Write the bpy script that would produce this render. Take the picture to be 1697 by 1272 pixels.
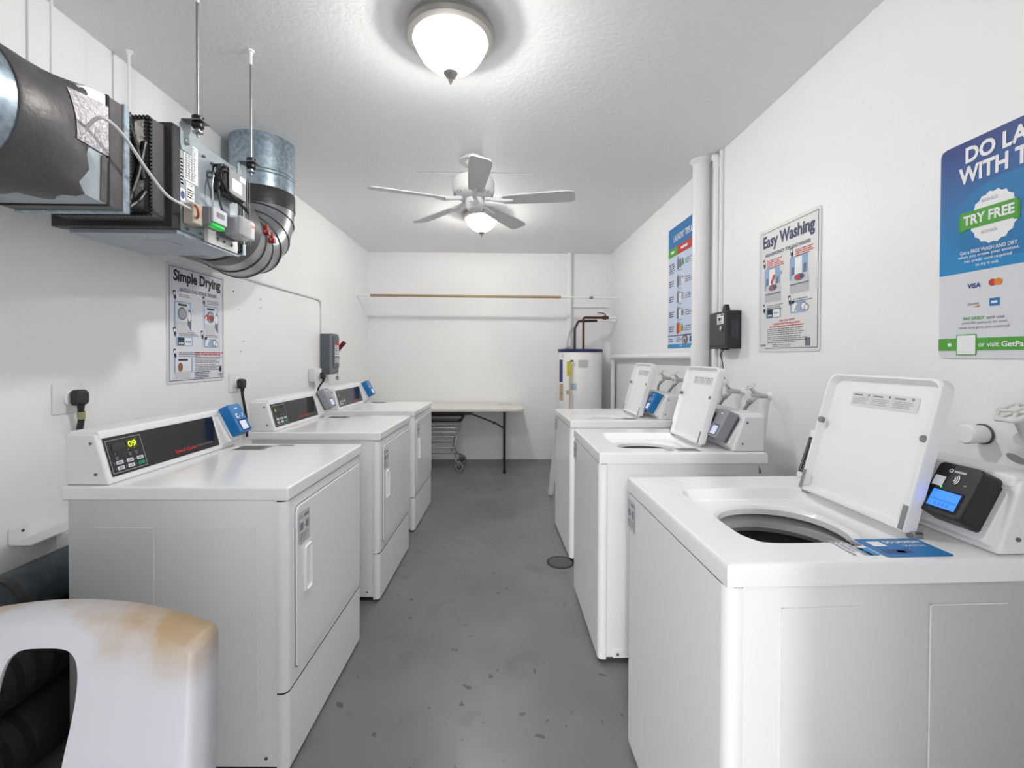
import bpy, bmesh, math, random
from mathutils import Vector, Matrix
R = math.radians
random.seed(7)
for o in list(bpy.data.objects): bpy.data.objects.remove(o)
scene = bpy.context.scene
C = scene.collection

# ------------------------------------------------------------------ camera
FPX, PITCH, ROLL, YAW, CAMH, CYP = 741.86, 0.0110, 0.0037, 0.0239, 1.3304, 597.44
cd = bpy.data.cameras.new('camera'); cam = bpy.data.objects.new('camera', cd); C.objects.link(cam)
cp, sp, cyw, syw = math.cos(PITCH), math.sin(PITCH), math.cos(YAW), math.sin(YAW)
fwd = Vector((syw*cp, cyw*cp, -sp)); rt = Vector((cyw, -syw, 0)); up = rt.cross(fwd)
r2 = rt*math.cos(ROLL) + up*math.sin(ROLL); u2 = up*math.cos(ROLL) - rt*math.sin(ROLL)
mw = Matrix((r2, u2, -fwd)).transposed().to_4x4(); mw.translation = (0, 0, CAMH)
cam.matrix_world = mw
cd.sensor_fit = 'HORIZONTAL'; cd.sensor_width = 36; cd.lens = FPX*36/1697
cd.shift_y = (CYP-636)/1697; cd.clip_start = 0.02
scene.camera = cam

# ------------------------------------------------------------------ world, sun, exposure
w = bpy.data.worlds.new('world'); scene.world = w; w.use_nodes = True
w.node_tree.nodes['Background'].inputs[0].default_value = (0.97, 0.985, 1.0, 1)
w.node_tree.nodes['Background'].inputs[1].default_value = 3.1
sd = bpy.data.lights.new('sun', 'SUN'); sd.energy = 0.95; sd.angle = R(5); sd.color = (1, 0.985, 0.96)
sun = bpy.data.objects.new('sun', sd); C.objects.link(sun); sun.location = (-1, -6, 4)
sun.rotation_euler = Vector((0.24, 0.94, -0.335)).to_track_quat('-Z', 'Y').to_euler()
BULB_POWER, BOWL_GLOW = 590.0, 11.0           # bulb inside each ceiling dome, and the glow of its frosted glass
scene.view_settings.view_transform = 'Standard'
try: scene.view_settings.look = 'None'
except Exception: pass
scene.view_settings.gamma = 1.0; scene.view_settings.use_curve_mapping = False
scene.view_settings.exposure = 0.13

# ------------------------------------------------------------------ materials
MATS = {}
def lin(c):
    return tuple(((x/255)/12.92 if x/255 <= 0.04045 else ((x/255+0.055)/1.055)**2.4) for x in c)
def mat(name, col, rough=0.5, metal=0.0, emit=0.0, noise=None, bump=None, coat=0.0, alpha=None, trans=0.0, spec=None, srgb=True):
    """noise=(scale, amount, detail) varies the value; bump=(scale, strength)"""
    if name in MATS: return MATS[name]
    m = bpy.data.materials.new(name); m.use_nodes = True; MATS[name] = m
    nt = m.node_tree; b = nt.nodes['Principled BSDF']
    c = lin(col) if srgb else col
    b.inputs['Base Color'].default_value = (*c, 1); b.inputs['Roughness'].default_value = rough
    b.inputs['Metallic'].default_value = metal; b.inputs['Coat Weight'].default_value = coat
    b.inputs['Coat Roughness'].default_value = 0.12
    if spec is not None: b.inputs['Specular IOR Level'].default_value = spec
    if trans: b.inputs['Transmission Weight'].default_value = trans
    if alpha is not None: b.inputs['Alpha'].default_value = alpha
    if emit:
        b.inputs['Emission Color'].default_value = (*c, 1); b.inputs['Emission Strength'].default_value = emit
    tc = nt.nodes.new('ShaderNodeTexCoord')
    if noise:
        n = nt.nodes.new('ShaderNodeTexNoise'); n.inputs['Scale'].default_value = noise[0]
        n.inputs['Detail'].default_value = noise[2] if len(noise) > 2 else 4
        nt.links.new(tc.outputs['Object'], n.inputs['Vector'])
        mr = nt.nodes.new('ShaderNodeMapRange'); mr.inputs[1].default_value = 0.3; mr.inputs[2].default_value = 0.7
        mr.inputs[3].default_value = 1-noise[1]; mr.inputs[4].default_value = 1+noise[1]
        nt.links.new(n.outputs['Fac'], mr.inputs[0])
        mx = nt.nodes.new('ShaderNodeMix'); mx.data_type = 'RGBA'; mx.blend_type = 'MULTIPLY'; mx.inputs[0].default_value = 1
        mx.inputs[6].default_value = (*c, 1); nt.links.new(mr.outputs[0], mx.inputs[7]); nt.links.new(mx.outputs[2], b.inputs['Base Color'])
    if bump:
        n2 = nt.nodes.new('ShaderNodeTexNoise'); n2.inputs['Scale'].default_value = bump[0]; n2.inputs['Detail'].default_value = 5
        nt.links.new(tc.outputs['Object'], n2.inputs['Vector'])
        bp = nt.nodes.new('ShaderNodeBump'); bp.inputs['Strength'].default_value = bump[1]; bp.inputs['Distance'].default_value = 0.01
        nt.links.new(n2.outputs['Fac'], bp.inputs['Height']); nt.links.new(bp.outputs[0], b.inputs['Normal'])
    return m
wall_m = mat('wall_paint', (246, 246, 247), 0.42, noise=(1.3, 0.012), bump=(38, 0.10))
ceil_m = mat('ceiling_knockdown', (247, 247, 248), 0.62, bump=(46, 0.22))
enamel = mat('white_enamel', (244, 244, 245), 0.24, coat=0.3)
plastic_w = mat('white_plastic', (238, 238, 239), 0.38)
lidm = mat('lid_enamel', (241, 241, 242), 0.30)
pvc = mat('white_painted_pipe', (245, 245, 246), 0.38)
shadowgap = mat('dark_gap', (30, 30, 32), 0.8)
blackp = mat('black_plastic', (28, 28, 31), 0.38)
glass_blk = mat('display_black', (26, 26, 30), 0.16, spec=0.6)
chrome = mat('chrome', (200, 200, 202), 0.22, 1.0)
steel = mat('brushed_steel', (165, 166, 168), 0.38, 1.0)
galv = mat('galvanised_steel', (160, 176, 188), 0.36, 0.8, noise=(42, 0.30, 3))
galv_lt = mat('galvanised_plate', (168, 180, 186), 0.42, 0.55, noise=(12, 0.08))
tape = mat('grey_duct_tape', (88, 86, 87), 0.42, 0.25, noise=(9, 0.18), bump=(60, 0.15))
tape_d = mat('dark_duct_tape', (58, 56, 58), 0.40, 0.2, noise=(9, 0.2), bump=(60, 0.15))
foil = mat('crinkled_foil', (190, 187, 193), 0.38, 0.6, bump=(70, 1.0))
rubber_blk = mat('black_rubber', (22, 22, 25), 0.42, bump=(24, 0.4))
screw_m = mat('screw_grey', (120, 120, 122), 0.4, 0.6)
ink = mat('ink_black', (34, 36, 44), 0.6); ink_g = mat('ink_grey', (130, 132, 140), 0.6); ink_l = mat('ink_light_grey', (176, 178, 186), 0.6)
ink_n = mat('ink_navy', (76, 80, 112), 0.6); ink_red = mat('ink_red', (196, 62, 58), 0.6); ink_w = mat('ink_white', (242, 242, 245), 0.5)
ink_blue = mat('ink_pale_blue', (150, 178, 214), 0.6); ink_gr = mat('ink_green', (84, 166, 62), 0.55); ink_or = mat('ink_orange', (232, 140, 48), 0.6)
ink_mid = mat('ink_mid_blue', (36, 118, 182), 0.5); ink_dk = mat('ink_deep_blue', (44, 76, 140), 0.5); ink_teal = mat('ink_bright_blue', (52, 140, 200), 0.5)
ink_skin = mat('ink_brown', (150, 96, 70), 0.6); ink_slate = mat('ink_slate', (112, 120, 138), 0.6)

def floor_mat():
    m = mat('painted_concrete', (122, 123, 126), 0.36, bump=(30, 0.05)); nt = m.node_tree; b = nt.nodes['Principled BSDF']
    tc = nt.nodes.new('ShaderNodeTexCoord')
    def noise(s, d=5, dist=0.0):
        n = nt.nodes.new('ShaderNodeTexNoise'); n.inputs['Scale'].default_value = s; n.inputs['Detail'].default_value = d
        n.inputs['Distortion'].default_value = dist; nt.links.new(tc.outputs['Object'], n.inputs['Vector']); return n
    def ramp(n, p0, c0, p1, c1):
        r = nt.nodes.new('ShaderNodeValToRGB'); e = r.color_ramp.elements
        e[0].position, e[0].color = p0, (c0, c0, c0*1.01, 1); e[1].position, e[1].color = p1, (c1, c1, c1*1.01, 1)
        nt.links.new(n.outputs['Fac'], r.inputs[0]); return r
    base = ramp(noise(2.2, 6), 0.3, 0.158, 0.72, 0.210)
    blot = ramp(noise(4.2, 3, 0.6), 0.60, 1.0, 0.76, 0.74)
    spk = ramp(noise(17, 2, 0.5), 0.685, 1.0, 0.715, 0.45)
    a = nt.nodes.new('ShaderNodeMix'); a.data_type = 'RGBA'; a.blend_type = 'MULTIPLY'; a.inputs[0].default_value = 1
    c = nt.nodes.new('ShaderNodeMix'); c.data_type = 'RGBA'; c.blend_type = 'MULTIPLY'; c.inputs[0].default_value = 1
    nt.links.new(base.outputs[0], a.inputs[6]); nt.links.new(blot.outputs[0], a.inputs[7])
    nt.links.new(a.outputs[2], c.inputs[6]); nt.links.new(spk.outputs[0], c.inputs[7]); nt.links.new(c.outputs[2], b.inputs['Base Color'])
    rr = nt.nodes.new('ShaderNodeMapRange'); rr.inputs[3].default_value = 0.26; rr.inputs[4].default_value = 0.5
    nt.links.new(noise(4).outputs['Fac'], rr.inputs[0]); nt.links.new(rr.outputs[0], b.inputs['Roughness'])
    return m

# ------------------------------------------------------------------ mesh helpers
def link(name, verts, faces, m, parent=None, smooth=True, ang=38, fm=None):
    me = bpy.data.meshes.new(name); me.from_pydata([tuple(v) for v in verts], [], faces); me.validate(); me.update()
    bm = bmesh.new(); bm.from_mesh(me); bmesh.ops.recalc_face_normals(bm, faces=bm.faces) if fm is None else None; bm.to_mesh(me); bm.free()
    for x in (m if isinstance(m, (list, tuple)) else [m]): me.materials.append(x)
    if fm: me.polygons.foreach_set('material_index', fm[:len(me.polygons)])
    if smooth and len(me.polygons):
        me.shade_smooth(); me.set_sharp_from_angle(angle=R(ang))
    o = bpy.data.objects.new(name, me); C.objects.link(o); o.parent = parent
    return o
def finish(name, bm, m, parent=None, ang=38):
    bmesh.ops.recalc_face_normals(bm, faces=bm.faces)
    me = bpy.data.meshes.new(name); bm.to_mesh(me); bm.free(); me.materials.append(m); me.shade_smooth(); me.set_sharp_from_angle(angle=R(ang))
    o = bpy.data.objects.new(name, me); C.objects.link(o); o.parent = parent; wn(o); return o
def wn(o):
    md = o.modifiers.new('wn', 'WEIGHTED_NORMAL'); md.keep_sharp = True; return o
def bbox(bm, x0, x1, y0, y1, z0, z1, bev=0.0, seg=2, mtx=None):
    r = bmesh.ops.create_cube(bm, size=1); vs = r['verts']
    for v in vs: v.co = Vector(((x0+x1)/2+v.co.x*(x1-x0), (y0+y1)/2+v.co.y*(y1-y0), (z0+z1)/2+v.co.z*(z1-z0)))
    if bev > 0:
        es = list({e for v in vs for e in v.link_edges})
        rr = bmesh.ops.bevel(bm, geom=es, offset=bev, segments=seg, profile=0.5, affect='EDGES'); vs = list({v for f in rr['faces'] for v in f.verts} | {v for v in vs if v.is_valid})
    if mtx is not None:
        for v in vs: v.co = mtx @ v.co
    return vs
def box(name, x0, x1, y0, y1, z0, z1, m, parent=None, bev=0.0, seg=2, mtx=None):
    bm = bmesh.new(); bbox(bm, x0, x1, y0, y1, z0, z1, bev, seg, mtx); return finish(name, bm, m, parent, 30 if bev else 38)
def boxes(name, lst, m, parent=None, bev=0.0):
    bm = bmesh.new()
    for b in lst: bbox(bm, *b, bev)
    return finish(name, bm, m, parent, 30)
def basis(d):
    d = d.normalized(); a = Vector((0, 0, 1)) if abs(d.z) < 0.9 else Vector((0, 1, 0))
    u = d.cross(a).normalized(); return u, d.cross(u).normalized()
def tube_data(pts, rad, seg=14, caps=True, V=None, F=None):
    V = [] if V is None else V; F = [] if F is None else F
    pts = [Vector(p) for p in pts]; n = len(pts); rs = rad if isinstance(rad, (list, tuple)) else [rad]*n
    tg = [(pts[min(i+1, n-1)]-pts[max(i-1, 0)]).normalized() for i in range(n)]
    u, v = basis(tg[0]); b0 = len(V)
    for i in range(n):
        u = (u - tg[i]*u.dot(tg[i])).normalized(); v = tg[i].cross(u)
        for k in range(seg):
            a = 2*math.pi*k/seg; V.append(pts[i]+u*(rs[i]*math.cos(a))+v*(rs[i]*math.sin(a)))
    for i in range(n-1):
        for k in range(seg):
            a = b0+i*seg+k; b = b0+i*seg+(k+1) % seg; F.append((a, b, b+seg, a+seg))
    if caps: F.append(tuple(b0+k for k in reversed(range(seg)))); F.append(tuple(b0+(n-1)*seg+k for k in range(seg)))
    return V, F
def tube(name, pts, rad, m, parent=None, seg=14, caps=True, ang=38):
    V, F = tube_data(pts, rad, seg, caps); return link(name, V, F, m, parent, ang=ang)
def tubes(name, lst, m, parent=None, seg=8):
    V, F = [], []
    for pts, r in lst: tube_data(pts, r, seg, True, V, F)
    return link(name, V, F, m, parent)
def curve(pts, n=8):
    P = [Vector(p) for p in pts]; out = []
    for i in range(len(P)-1):
        p0, p1, p2, p3 = P[max(i-1, 0)], P[i], P[i+1], P[min(i+2, len(P)-1)]
        for k in range(n):
            t = k/n; out.append(0.5*((2*p1)+(p2-p0)*t+(2*p0-5*p1+4*p2-p3)*t*t+(3*p1-p0-3*p2+p3)*t**3))
    out.append(P[-1]); return out
def elbowed(pts, r, n=6):
    """polyline with rounded corners"""
    P = [Vector(p) for p in pts]; out = [P[0]]
    for i in range(1, len(P)-1):
        a = (P[i-1]-P[i]).normalized(); b = (P[i+1]-P[i]).normalized(); q = min(r, (P[i-1]-P[i]).length*.49, (P[i+1]-P[i]).length*.49)
        s, e = P[i]+a*q, P[i]+b*q
        for k in range(n+1):
            t = k/n; out.append(s*(1-t)**2+P[i]*2*t*(1-t)+e*t*t)
    out.append(P[-1]); return out
def lathe(name, prof, m, parent=None, org=(0, 0, 0), seg=40, axis='Z', ang=35, caps=True):
    V, F = [], []; O = Vector(org)
    for r, z in prof:
        for k in range(seg):
            a = 2*math.pi*k/seg; p = Vector((r*math.cos(a), r*math.sin(a), z))
            if axis == 'X': p = Vector((z, p.x, p.y))
            elif axis == 'Y': p = Vector((p.y, z, p.x))
            V.append(O+p)
    for i in range(len(prof)-1):
        for k in range(seg):
            a = i*seg+k; b = i*seg+(k+1) % seg; F.append((a, b, b+seg, a+seg))
    if caps and prof[0][0] > 1e-6: F.append(tuple(reversed(range(seg))))
    if caps and prof[-1][0] > 1e-6: F.append(tuple((len(prof)-1)*seg+k for k in range(seg)))
    o = link(name, V, F, m, parent, ang=ang); bm = bmesh.new(); bm.from_mesh(o.data)
    bmesh.ops.remove_doubles(bm, verts=bm.verts, dist=1e-6); bmesh.ops.recalc_face_normals(bm, faces=bm.faces); bm.to_mesh(o.data); bm.free()
    return o
def prism(name, prof, x0, x1, m, parent=None, bev=0.0, seg=3, mapf=None):
    """profile of (y,z) extruded along x"""
    bm = bmesh.new(); a = [bm.verts.new((x0, y, z)) for y, z in prof]; b = [bm.verts.new((x1, y, z)) for y, z in prof]; n = len(prof)
    bm.faces.new(a); bm.faces.new(list(reversed(b)))
    for i in range(n): bm.faces.new((a[i], b[i], b[(i+1) % n], a[(i+1) % n]))
    if bev: bmesh.ops.bevel(bm, geom=list(bm.edges), offset=bev, segments=seg, profile=0.5, affect='EDGES')
    if mapf:
        for v in bm.verts: v.co = mapf(v.co)
    return finish(name, bm, m, parent, 30)
def rrect(w, h, r, n=5, cx=0, cy=0, rs=None):
    rs = rs or (r, r, r, r); out = []
    for (sx, sy, a0, q) in ((1, 1, 0, rs[0]), (-1, 1, 90, rs[1]), (-1, -1, 180, rs[2]), (1, -1, 270, rs[3])):
        for k in range(n+1):
            a = R(a0+90*k/n); out.append((cx+sx*(w/2-q)+q*math.cos(a), cy+sy*(h/2-q)+q*math.sin(a)))
    return out
def loft(name, rings, m, parent=None, cap0=True, cap1=True, ang=35, fm=None):
    n = len(rings[0]); V = [Vector(p) for r in rings for p in r]; F = []
    for i in range(len(rings)-1):
        for k in range(n): F.append((i*n+k, i*n+(k+1) % n, (i+1)*n+(k+1) % n, (i+1)*n+k))
    if cap0: F.append(tuple(reversed(range(n))))
    if cap1: F.append(tuple((len(rings)-1)*n+k for k in range(n)))
    return wn(link(name, V, F, m, parent, ang=ang))
def thing(name, label, cat, loc=(0, 0, 0), rz=0.0, group=None):
    o = bpy.data.objects.new(name, None); C.objects.link(o); o.empty_display_size = 0.1
    o.location = loc; o.rotation_euler = (0, 0, rz); return tag(o, label, cat, group)
def tag(o, label, cat, group=None):
    o['label'] = label; o['category'] = cat
    if group: o['group'] = group
    return o
def struct(o): o['kind'] = 'structure'; return o
_txt = {}
def text_polys(s, bold=0.0):
    if (s, bold) in _txt: return _txt[(s, bold)]
    cu = bpy.data.curves.new('t', 'FONT'); cu.body = s; cu.size = 1; cu.offset = bold; cu.resolution_u = 3
    ob = bpy.data.objects.new('t', cu); C.objects.link(ob)
    me = bpy.data.meshes.new_from_object(ob.evaluated_get(bpy.context.evaluated_depsgraph_get()))
    res = ([(v.co.x, v.co.y) for v in me.vertices], [tuple(f.vertices) for f in me.polygons])
    bpy.data.objects.remove(ob); bpy.data.curves.remove(cu); bpy.data.meshes.remove(me); _txt[(s, bold)] = res; return res
class Frame:
    def __init__(s, O, u, v): s.O = Vector(O); s.u = Vector(u).normalized(); s.v = Vector(v).normalized(); s.n = s.u.cross(s.v)
    def P(s, a, b, h=0): return s.O+s.u*a+s.v*b+s.n*h
class Print:
    """flat printed marks on a frame, one mesh with several inks"""
    def __init__(s, fr, h=0.0008): s.f = fr; s.h = h; s.V = []; s.F = []; s.M = []; s.fm = []
    def _m(s, m):
        if m not in s.M: s.M.append(m)
        return s.M.index(m)
    def poly(s, pts, m, h=0):
        b = len(s.V); s.V += [s.f.P(x, y, s.h+h) for x, y in pts]; s.F.append(tuple(range(b, b+len(pts)))); s.fm.append(s._m(m)); return s
    def rect(s, a0, b0, a1, b1, m, h=0): return s.poly([(a0, b0), (a1, b0), (a1, b1), (a0, b1)], m, h)
    def rr(s, a0, b0, a1, b1, r, m, h=0): return s.poly(rrect(a1-a0, b1-b0, r, 4, (a0+a1)/2, (b0+b1)/2), m, h)
    def disc(s, a, b, rx, m, ry=None, h=0, n=20):
        ry = ry or rx; return s.poly([(a+rx*math.cos(2*math.pi*k/n), b+ry*math.sin(2*math.pi*k/n)) for k in range(n)], m, h)
    def outline(s, a0, b0, a1, b1, t, m, h=0):
        s.rect(a0, b0, a1, b0+t, m, h); s.rect(a0, b1-t, a1, b1, m, h); s.rect(a0, b0, a0+t, b1, m, h); s.rect(a1-t, b0, a1, b1, m, h); return s
    def text(s, t, a, b, width, m, height=None, bold=0.0, align='L', h=0.0003, rot=0.0):
        V, F = text_polys(t, bold); x0 = min(v[0] for v in V); x1 = max(v[0] for v in V); y0 = min(v[1] for v in V); y1 = max(v[1] for v in V)
        sx = width/(x1-x0); sy = height/(y1-y0) if height else sx
        if align == 'C': a -= width/2
        k = len(s.V); cr, sr = math.cos(rot), math.sin(rot)
        for x, y in V:
            px, py = (x-x0)*sx, (y-y0)*sy; s.V.append(s.f.P(a+px*cr-py*sr, b+px*sr+py*cr, s.h+h))
        for f in F: s.F.append(tuple(k+i for i in f)); s.fm.append(s._m(m))
        return s
    def lines(s, a0, b, a1, n, dy, m, t=None, rnd=None):
        """illegible small print: rows of word-length dashes"""
        rnd = rnd or random.Random(int(b*9999)+n); t = t or dy*.5
        for i in range(n):
            x = a0; end = a1-(a1-a0)*rnd.uniform(0, .3)
            while x < end:
                wl = min(rnd.uniform(1.2, 5)*t*1.6, end-x); s.rect(x, b-i*dy-t, x+wl, b-i*dy, m); x += wl+t*.7
        return s
    def build(s, name, parent):
        if not s.F: return None
        me = bpy.data.meshes.new(name); me.from_pydata(s.V, [], s.F); me.update()
        for m in s.M: me.materials.append(m)
        me.polygons.foreach_set('material_index', s.fm); o = bpy.data.objects.new(name, me); C.objects.link(o); o.parent = parent; return o

# ------------------------------------------------------------------ the room
XL, XR, YB, H = -1.6917, 1.4022, 5.7355, 2.6407
YF0, YF1 = -0.32, -0.14               # front wall behind the camera
DX0, DX1, DZ = -0.70, 0.34, 2.06      # its doorway
struct(box('floor', XL-.2, XR+.2, -4.0, YB+.2, -0.15, 0, floor_mat()))
struct(box('ceiling', XL-.2, XR+.2, YF0, YB+.2, H, H+.15, ceil_m))
wl = struct(box('wall_left', XL-.2, XL, YF0, YB+.2, 0, H, wall_m))
wr = struct(box('wall_right', XR, XR+.2, YF0, YB+.2, 0, H, wall_m))
wb = struct(box('wall_back', XL, XR, YB, YB+.2, 0, H, wall_m))
struct(boxes('wall_front', [(XL, DX0, YF0, YF1, 0, H), (DX1, XR, YF0, YF1, 0, H), (DX0, DX1, YF0, YF1, DZ, H)], wall_m))
struct(box('trim_1', -.62, .22, 3.243, 3.253, H-.003, H, ceil_m))
# nail holes, screw plugs and chips on the left wall
for i, (y, z, r) in enumerate([(2.87, 1.73, .006), (3.19, 1.72, .008), (3.19, 1.66, .006), (2.93, 1.62, .004), (2.98, 1.42, .004), (2.95, 1.35, .004), (4.72, 1.30, .010)]):
    lathe('wall_plug', [(r, 0), (r*.8, .004), (0, .004)], ink_l, wl, (XL, y, z), 12, 'X')

# ------------------------------------------------------------------ laundry machines
def side_shell(pts, z0, z1):
    return [[(x, y, z0) for x, y in pts], [(x, y, z1) for x, y in pts]]
def sheet(name, pts, z0, z1, m, parent, t=0.0):
    """open vertical sheet along a plan polyline"""
    n = len(pts); V = [(x, y, z) for z in (z0, z1) for x, y in pts]; F = [(i, i+1, n+i+1, n+i) for i in range(n-1)]
    o = link(name, V, F, m, parent, ang=30)
    if t:
        md = o.modifiers.new('s', 'SOLIDIFY'); md.thickness = t; md.offset = -1
    return wn(o)
def front_outline(W, y1, r, ins=0.0, n=6):
    pts = [(ins, y1)]
    for k in range(n+1):
        a = R(180+90*k/n); pts.append((ins+r+r*math.cos(a), r+r*math.sin(a)))
    for k in range(n+1):
        a = R(270+90*k/n); pts.append((W-ins-r+r*math.cos(a), r+r*math.sin(a)))
    pts.append((W-ins, y1)); return pts
def card_reader(root, fr, a, b, kind, name='card_reader'):
    """payment terminal on the sloping console, a/b is its centre on the frame"""
    w, h, t = (.092, .142, .044) if kind != 'black' else (.098, .128, .046)
    cm = {'blue': mat('reader_blue', (22, 116, 186), 0.35), 'grey': mat('reader_grey', (148, 150, 156), 0.4), 'black': mat('reader_black', (24, 24, 27), 0.42)}[kind]
    back = {'blue': plastic_w, 'grey': mat('reader_dark_grey', (96, 98, 104), 0.45), 'black': blackp}[kind]
    def block(nm, cx, cy, ww, hh, z0, z1, r, m, par, taper=1.0):
        ring = lambda z, k: [fr.P(x, y, z) for x, y in rrect(ww*k, hh*k, r, 5, cx, cy)]
        e = min(.004, (z1-z0)*.3)
        return loft(nm, [ring(z0, 1), ring(z1-e, taper), ring(z1-e*.3, taper*(1-.012)), ring(z1, taper*(1-.05))], m, par, ang=50)
    body = block(name, a, b, w, h, .020, .020+t, .012, cm, root, .97)
    block('mount_plate', a, b-.004, w*.82, h*.9, .002, .022, .008, back, body)
    top = .020+t
    p = Print(fr, top+.0006)
    sw, sh = (w*.60, h*.30)
    if kind == 'black':
        p.rr(a-w*.36, b-h*.40, a+w*.36, b-h*.02, .004, mat('screen_bezel', (14, 14, 18), .2)); p.build('bezel', body)
        q = Print(fr, top+.0014); q.rect(a-w*.31, b-h*.36, a+w*.31, b-h*.05, mat('blue_screen', (52, 118, 255), .3, emit=1.0))
        q.rect(a-w*.31, b-h*.24, a+w*.31, b-h*.22, mat('blue_screen_b', (34, 92, 235), .3, emit=.9), .0003)
        for i in range(4): q.rect(a-w*.16+i*w*.09, b-h*.33, a-w*.12+i*w*.09, b-h*.27, mat('blue_screen_b', (34, 92, 235), .3, emit=.9), .0003)
        q.build('screen', body)
        q = Print(fr, top+.0014); q.disc(a-w*.14, b+h*.34, .0045, ink_w); q.disc(a-w*.14, b+h*.34, .0028, cm, h=.0004)
        q.build('reader_markings', body); q = Print(fr, top+.0014); q.lines(a-w*.07, b+h*.36, a+w*.28, 1, .012, ink_l, .005)
        q.build('reader_markings', body); q = Print(fr, top+.0014)
        for i, rr_ in enumerate((.005, .009, .013)):
            for k in range(6):
                t0 = R(-50+100*k/6); t1 = R(-50+100*(k+1)/6); o_ = (a-.004, b+h*.20)
                q.poly([(o_[0]+rr_*math.cos(t0), o_[1]+rr_*math.sin(t0)), (o_[0]+(rr_+.0022)*math.cos(t0), o_[1]+(rr_+.0022)*math.sin(t0)), (o_[0]+(rr_+.0022)*math.cos(t1), o_[1]+(rr_+.0022)*math.sin(t1)), (o_[0]+rr_*math.cos(t1), o_[1]+rr_*math.sin(t1))], ink_w)
        q.build('contactless_symbol', body); q = Print(fr, top+.0014)
        q.disc(a-w*.18, b+.001, .0016, mat('led_green', (70, 230, 90), .4, emit=2)); q.build('status_light', body); q = Print(fr, top+.0014); q.rect(a+w*.24, b+h*.12, a+w*.30, b+h*.135, ink_l); q.build('reader_markings', body)
        st = Print(fr, top+.0012); st.rect(a-w*.42, b+h*.02, a-w*.18, b+h*.21, ink_w); st.build('sticker', body)
    else:
        p.rr(a-w*.30, b-h*.44, a+w*.34, b-h*.05, .004, mat('reader_window', (18, 44, 78), .25) if kind == 'blue' else mat('reader_window_g', (84, 86, 92), .3)); p.build('window', body)
        q = Print(fr, top+.0014); q.rect(a-w*.22, b-h*.40, a+w*.26, b-h*.11, mat('lcd_pale', (196, 204, 238), .3, emit=.35)); q.build('screen', body)
        q = Print(fr, top+.0014); q.rect(a-w*.12, b+h*.31, a+w*.10, b+h*.345, ink_w)
        if kind == 'blue':
            q.rr(a-w*.28, b+h*.0, a-w*.06, b+h*.15, .003, ink_w); q.rr(a-w*.20, b+h*.03, a-w*.06, b+h*.12, .002, cm, .0004)
            q.disc(a+w*.05, b+h*.07, .003, ink_w); q.poly([(a+w*.16, b+h*.02), (a+w*.22, b+h*.02), (a+w*.34, b+h*.15), (a+w*.27, b+h*.15)], ink_w)
        q.build('reader_markings', body)
    return body
def asset_sticker(fr, a, b, w, h, name, parent):
    p = Print(fr, .0012); p.rr(a, b, a+w, b+h, .003, mat('sticker_grey', (206, 207, 209), .45)); p.outline(a+.002, b+.002, a+w-.002, b+h-.002, .0012, ink_g, .0002)
    p.text('CSC', a+w*.1, b+h*.80, w*.26, ink_g, h*.11); p.rect(a+w*.48, b+h*.80, a+w*.92, b+h*.90, ink_g, .0002)
    p.rect(a+w*.12, b+h*.42, a+w*.42, b+h*.66, ink_g, .0002); p.rect(a+w*.48, b+h*.50, a+w*.58, b+h*.56, ink_g, .0002); p.rect(a+w*.64, b+h*.42, a+w*.9, b+h*.66, ink_g, .0002)
    p.lines(a+w*.12, b+h*.32, a+w*.92, 3, h*.09, ink_g); return p.build(name, parent)
def console_frame(y0, slope, hgt, z0): return Frame((0, y0, z0), (1, 0, 0), (0, slope, hgt))
def console(root, W, y0, y1, slope, hgt, z0, m=plastic_w):
    prof = [(y0, z0), (y1, z0), (y1, z0+hgt), (y0+slope, z0+hgt)]
    o = prism('console', prof, .012, W-.012, m, root, bev=.009, seg=3)
    # raised rounded top bar that overhangs the sloping face
    prism('console_top_rail', [(y0+slope-.010, z0+hgt-.020), (y1-.004, z0+hgt-.020), (y1-.004, z0+hgt+.008), (y0+slope-.004, z0+hgt+.008)], .020, W-.020, m, o, bev=.007, seg=3)
    for x in (.0115, W-.0115):
        for (yy, zz) in ((y0+slope*.25+.03, z0+.035), (y0+slope+.012, z0+hgt-.030)):
            lathe('screw', [(.0045, -.003), (.0045, .003), (0, .0035)], screw_m, o, (x, yy, zz), 10, 'X')
    return o
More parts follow.
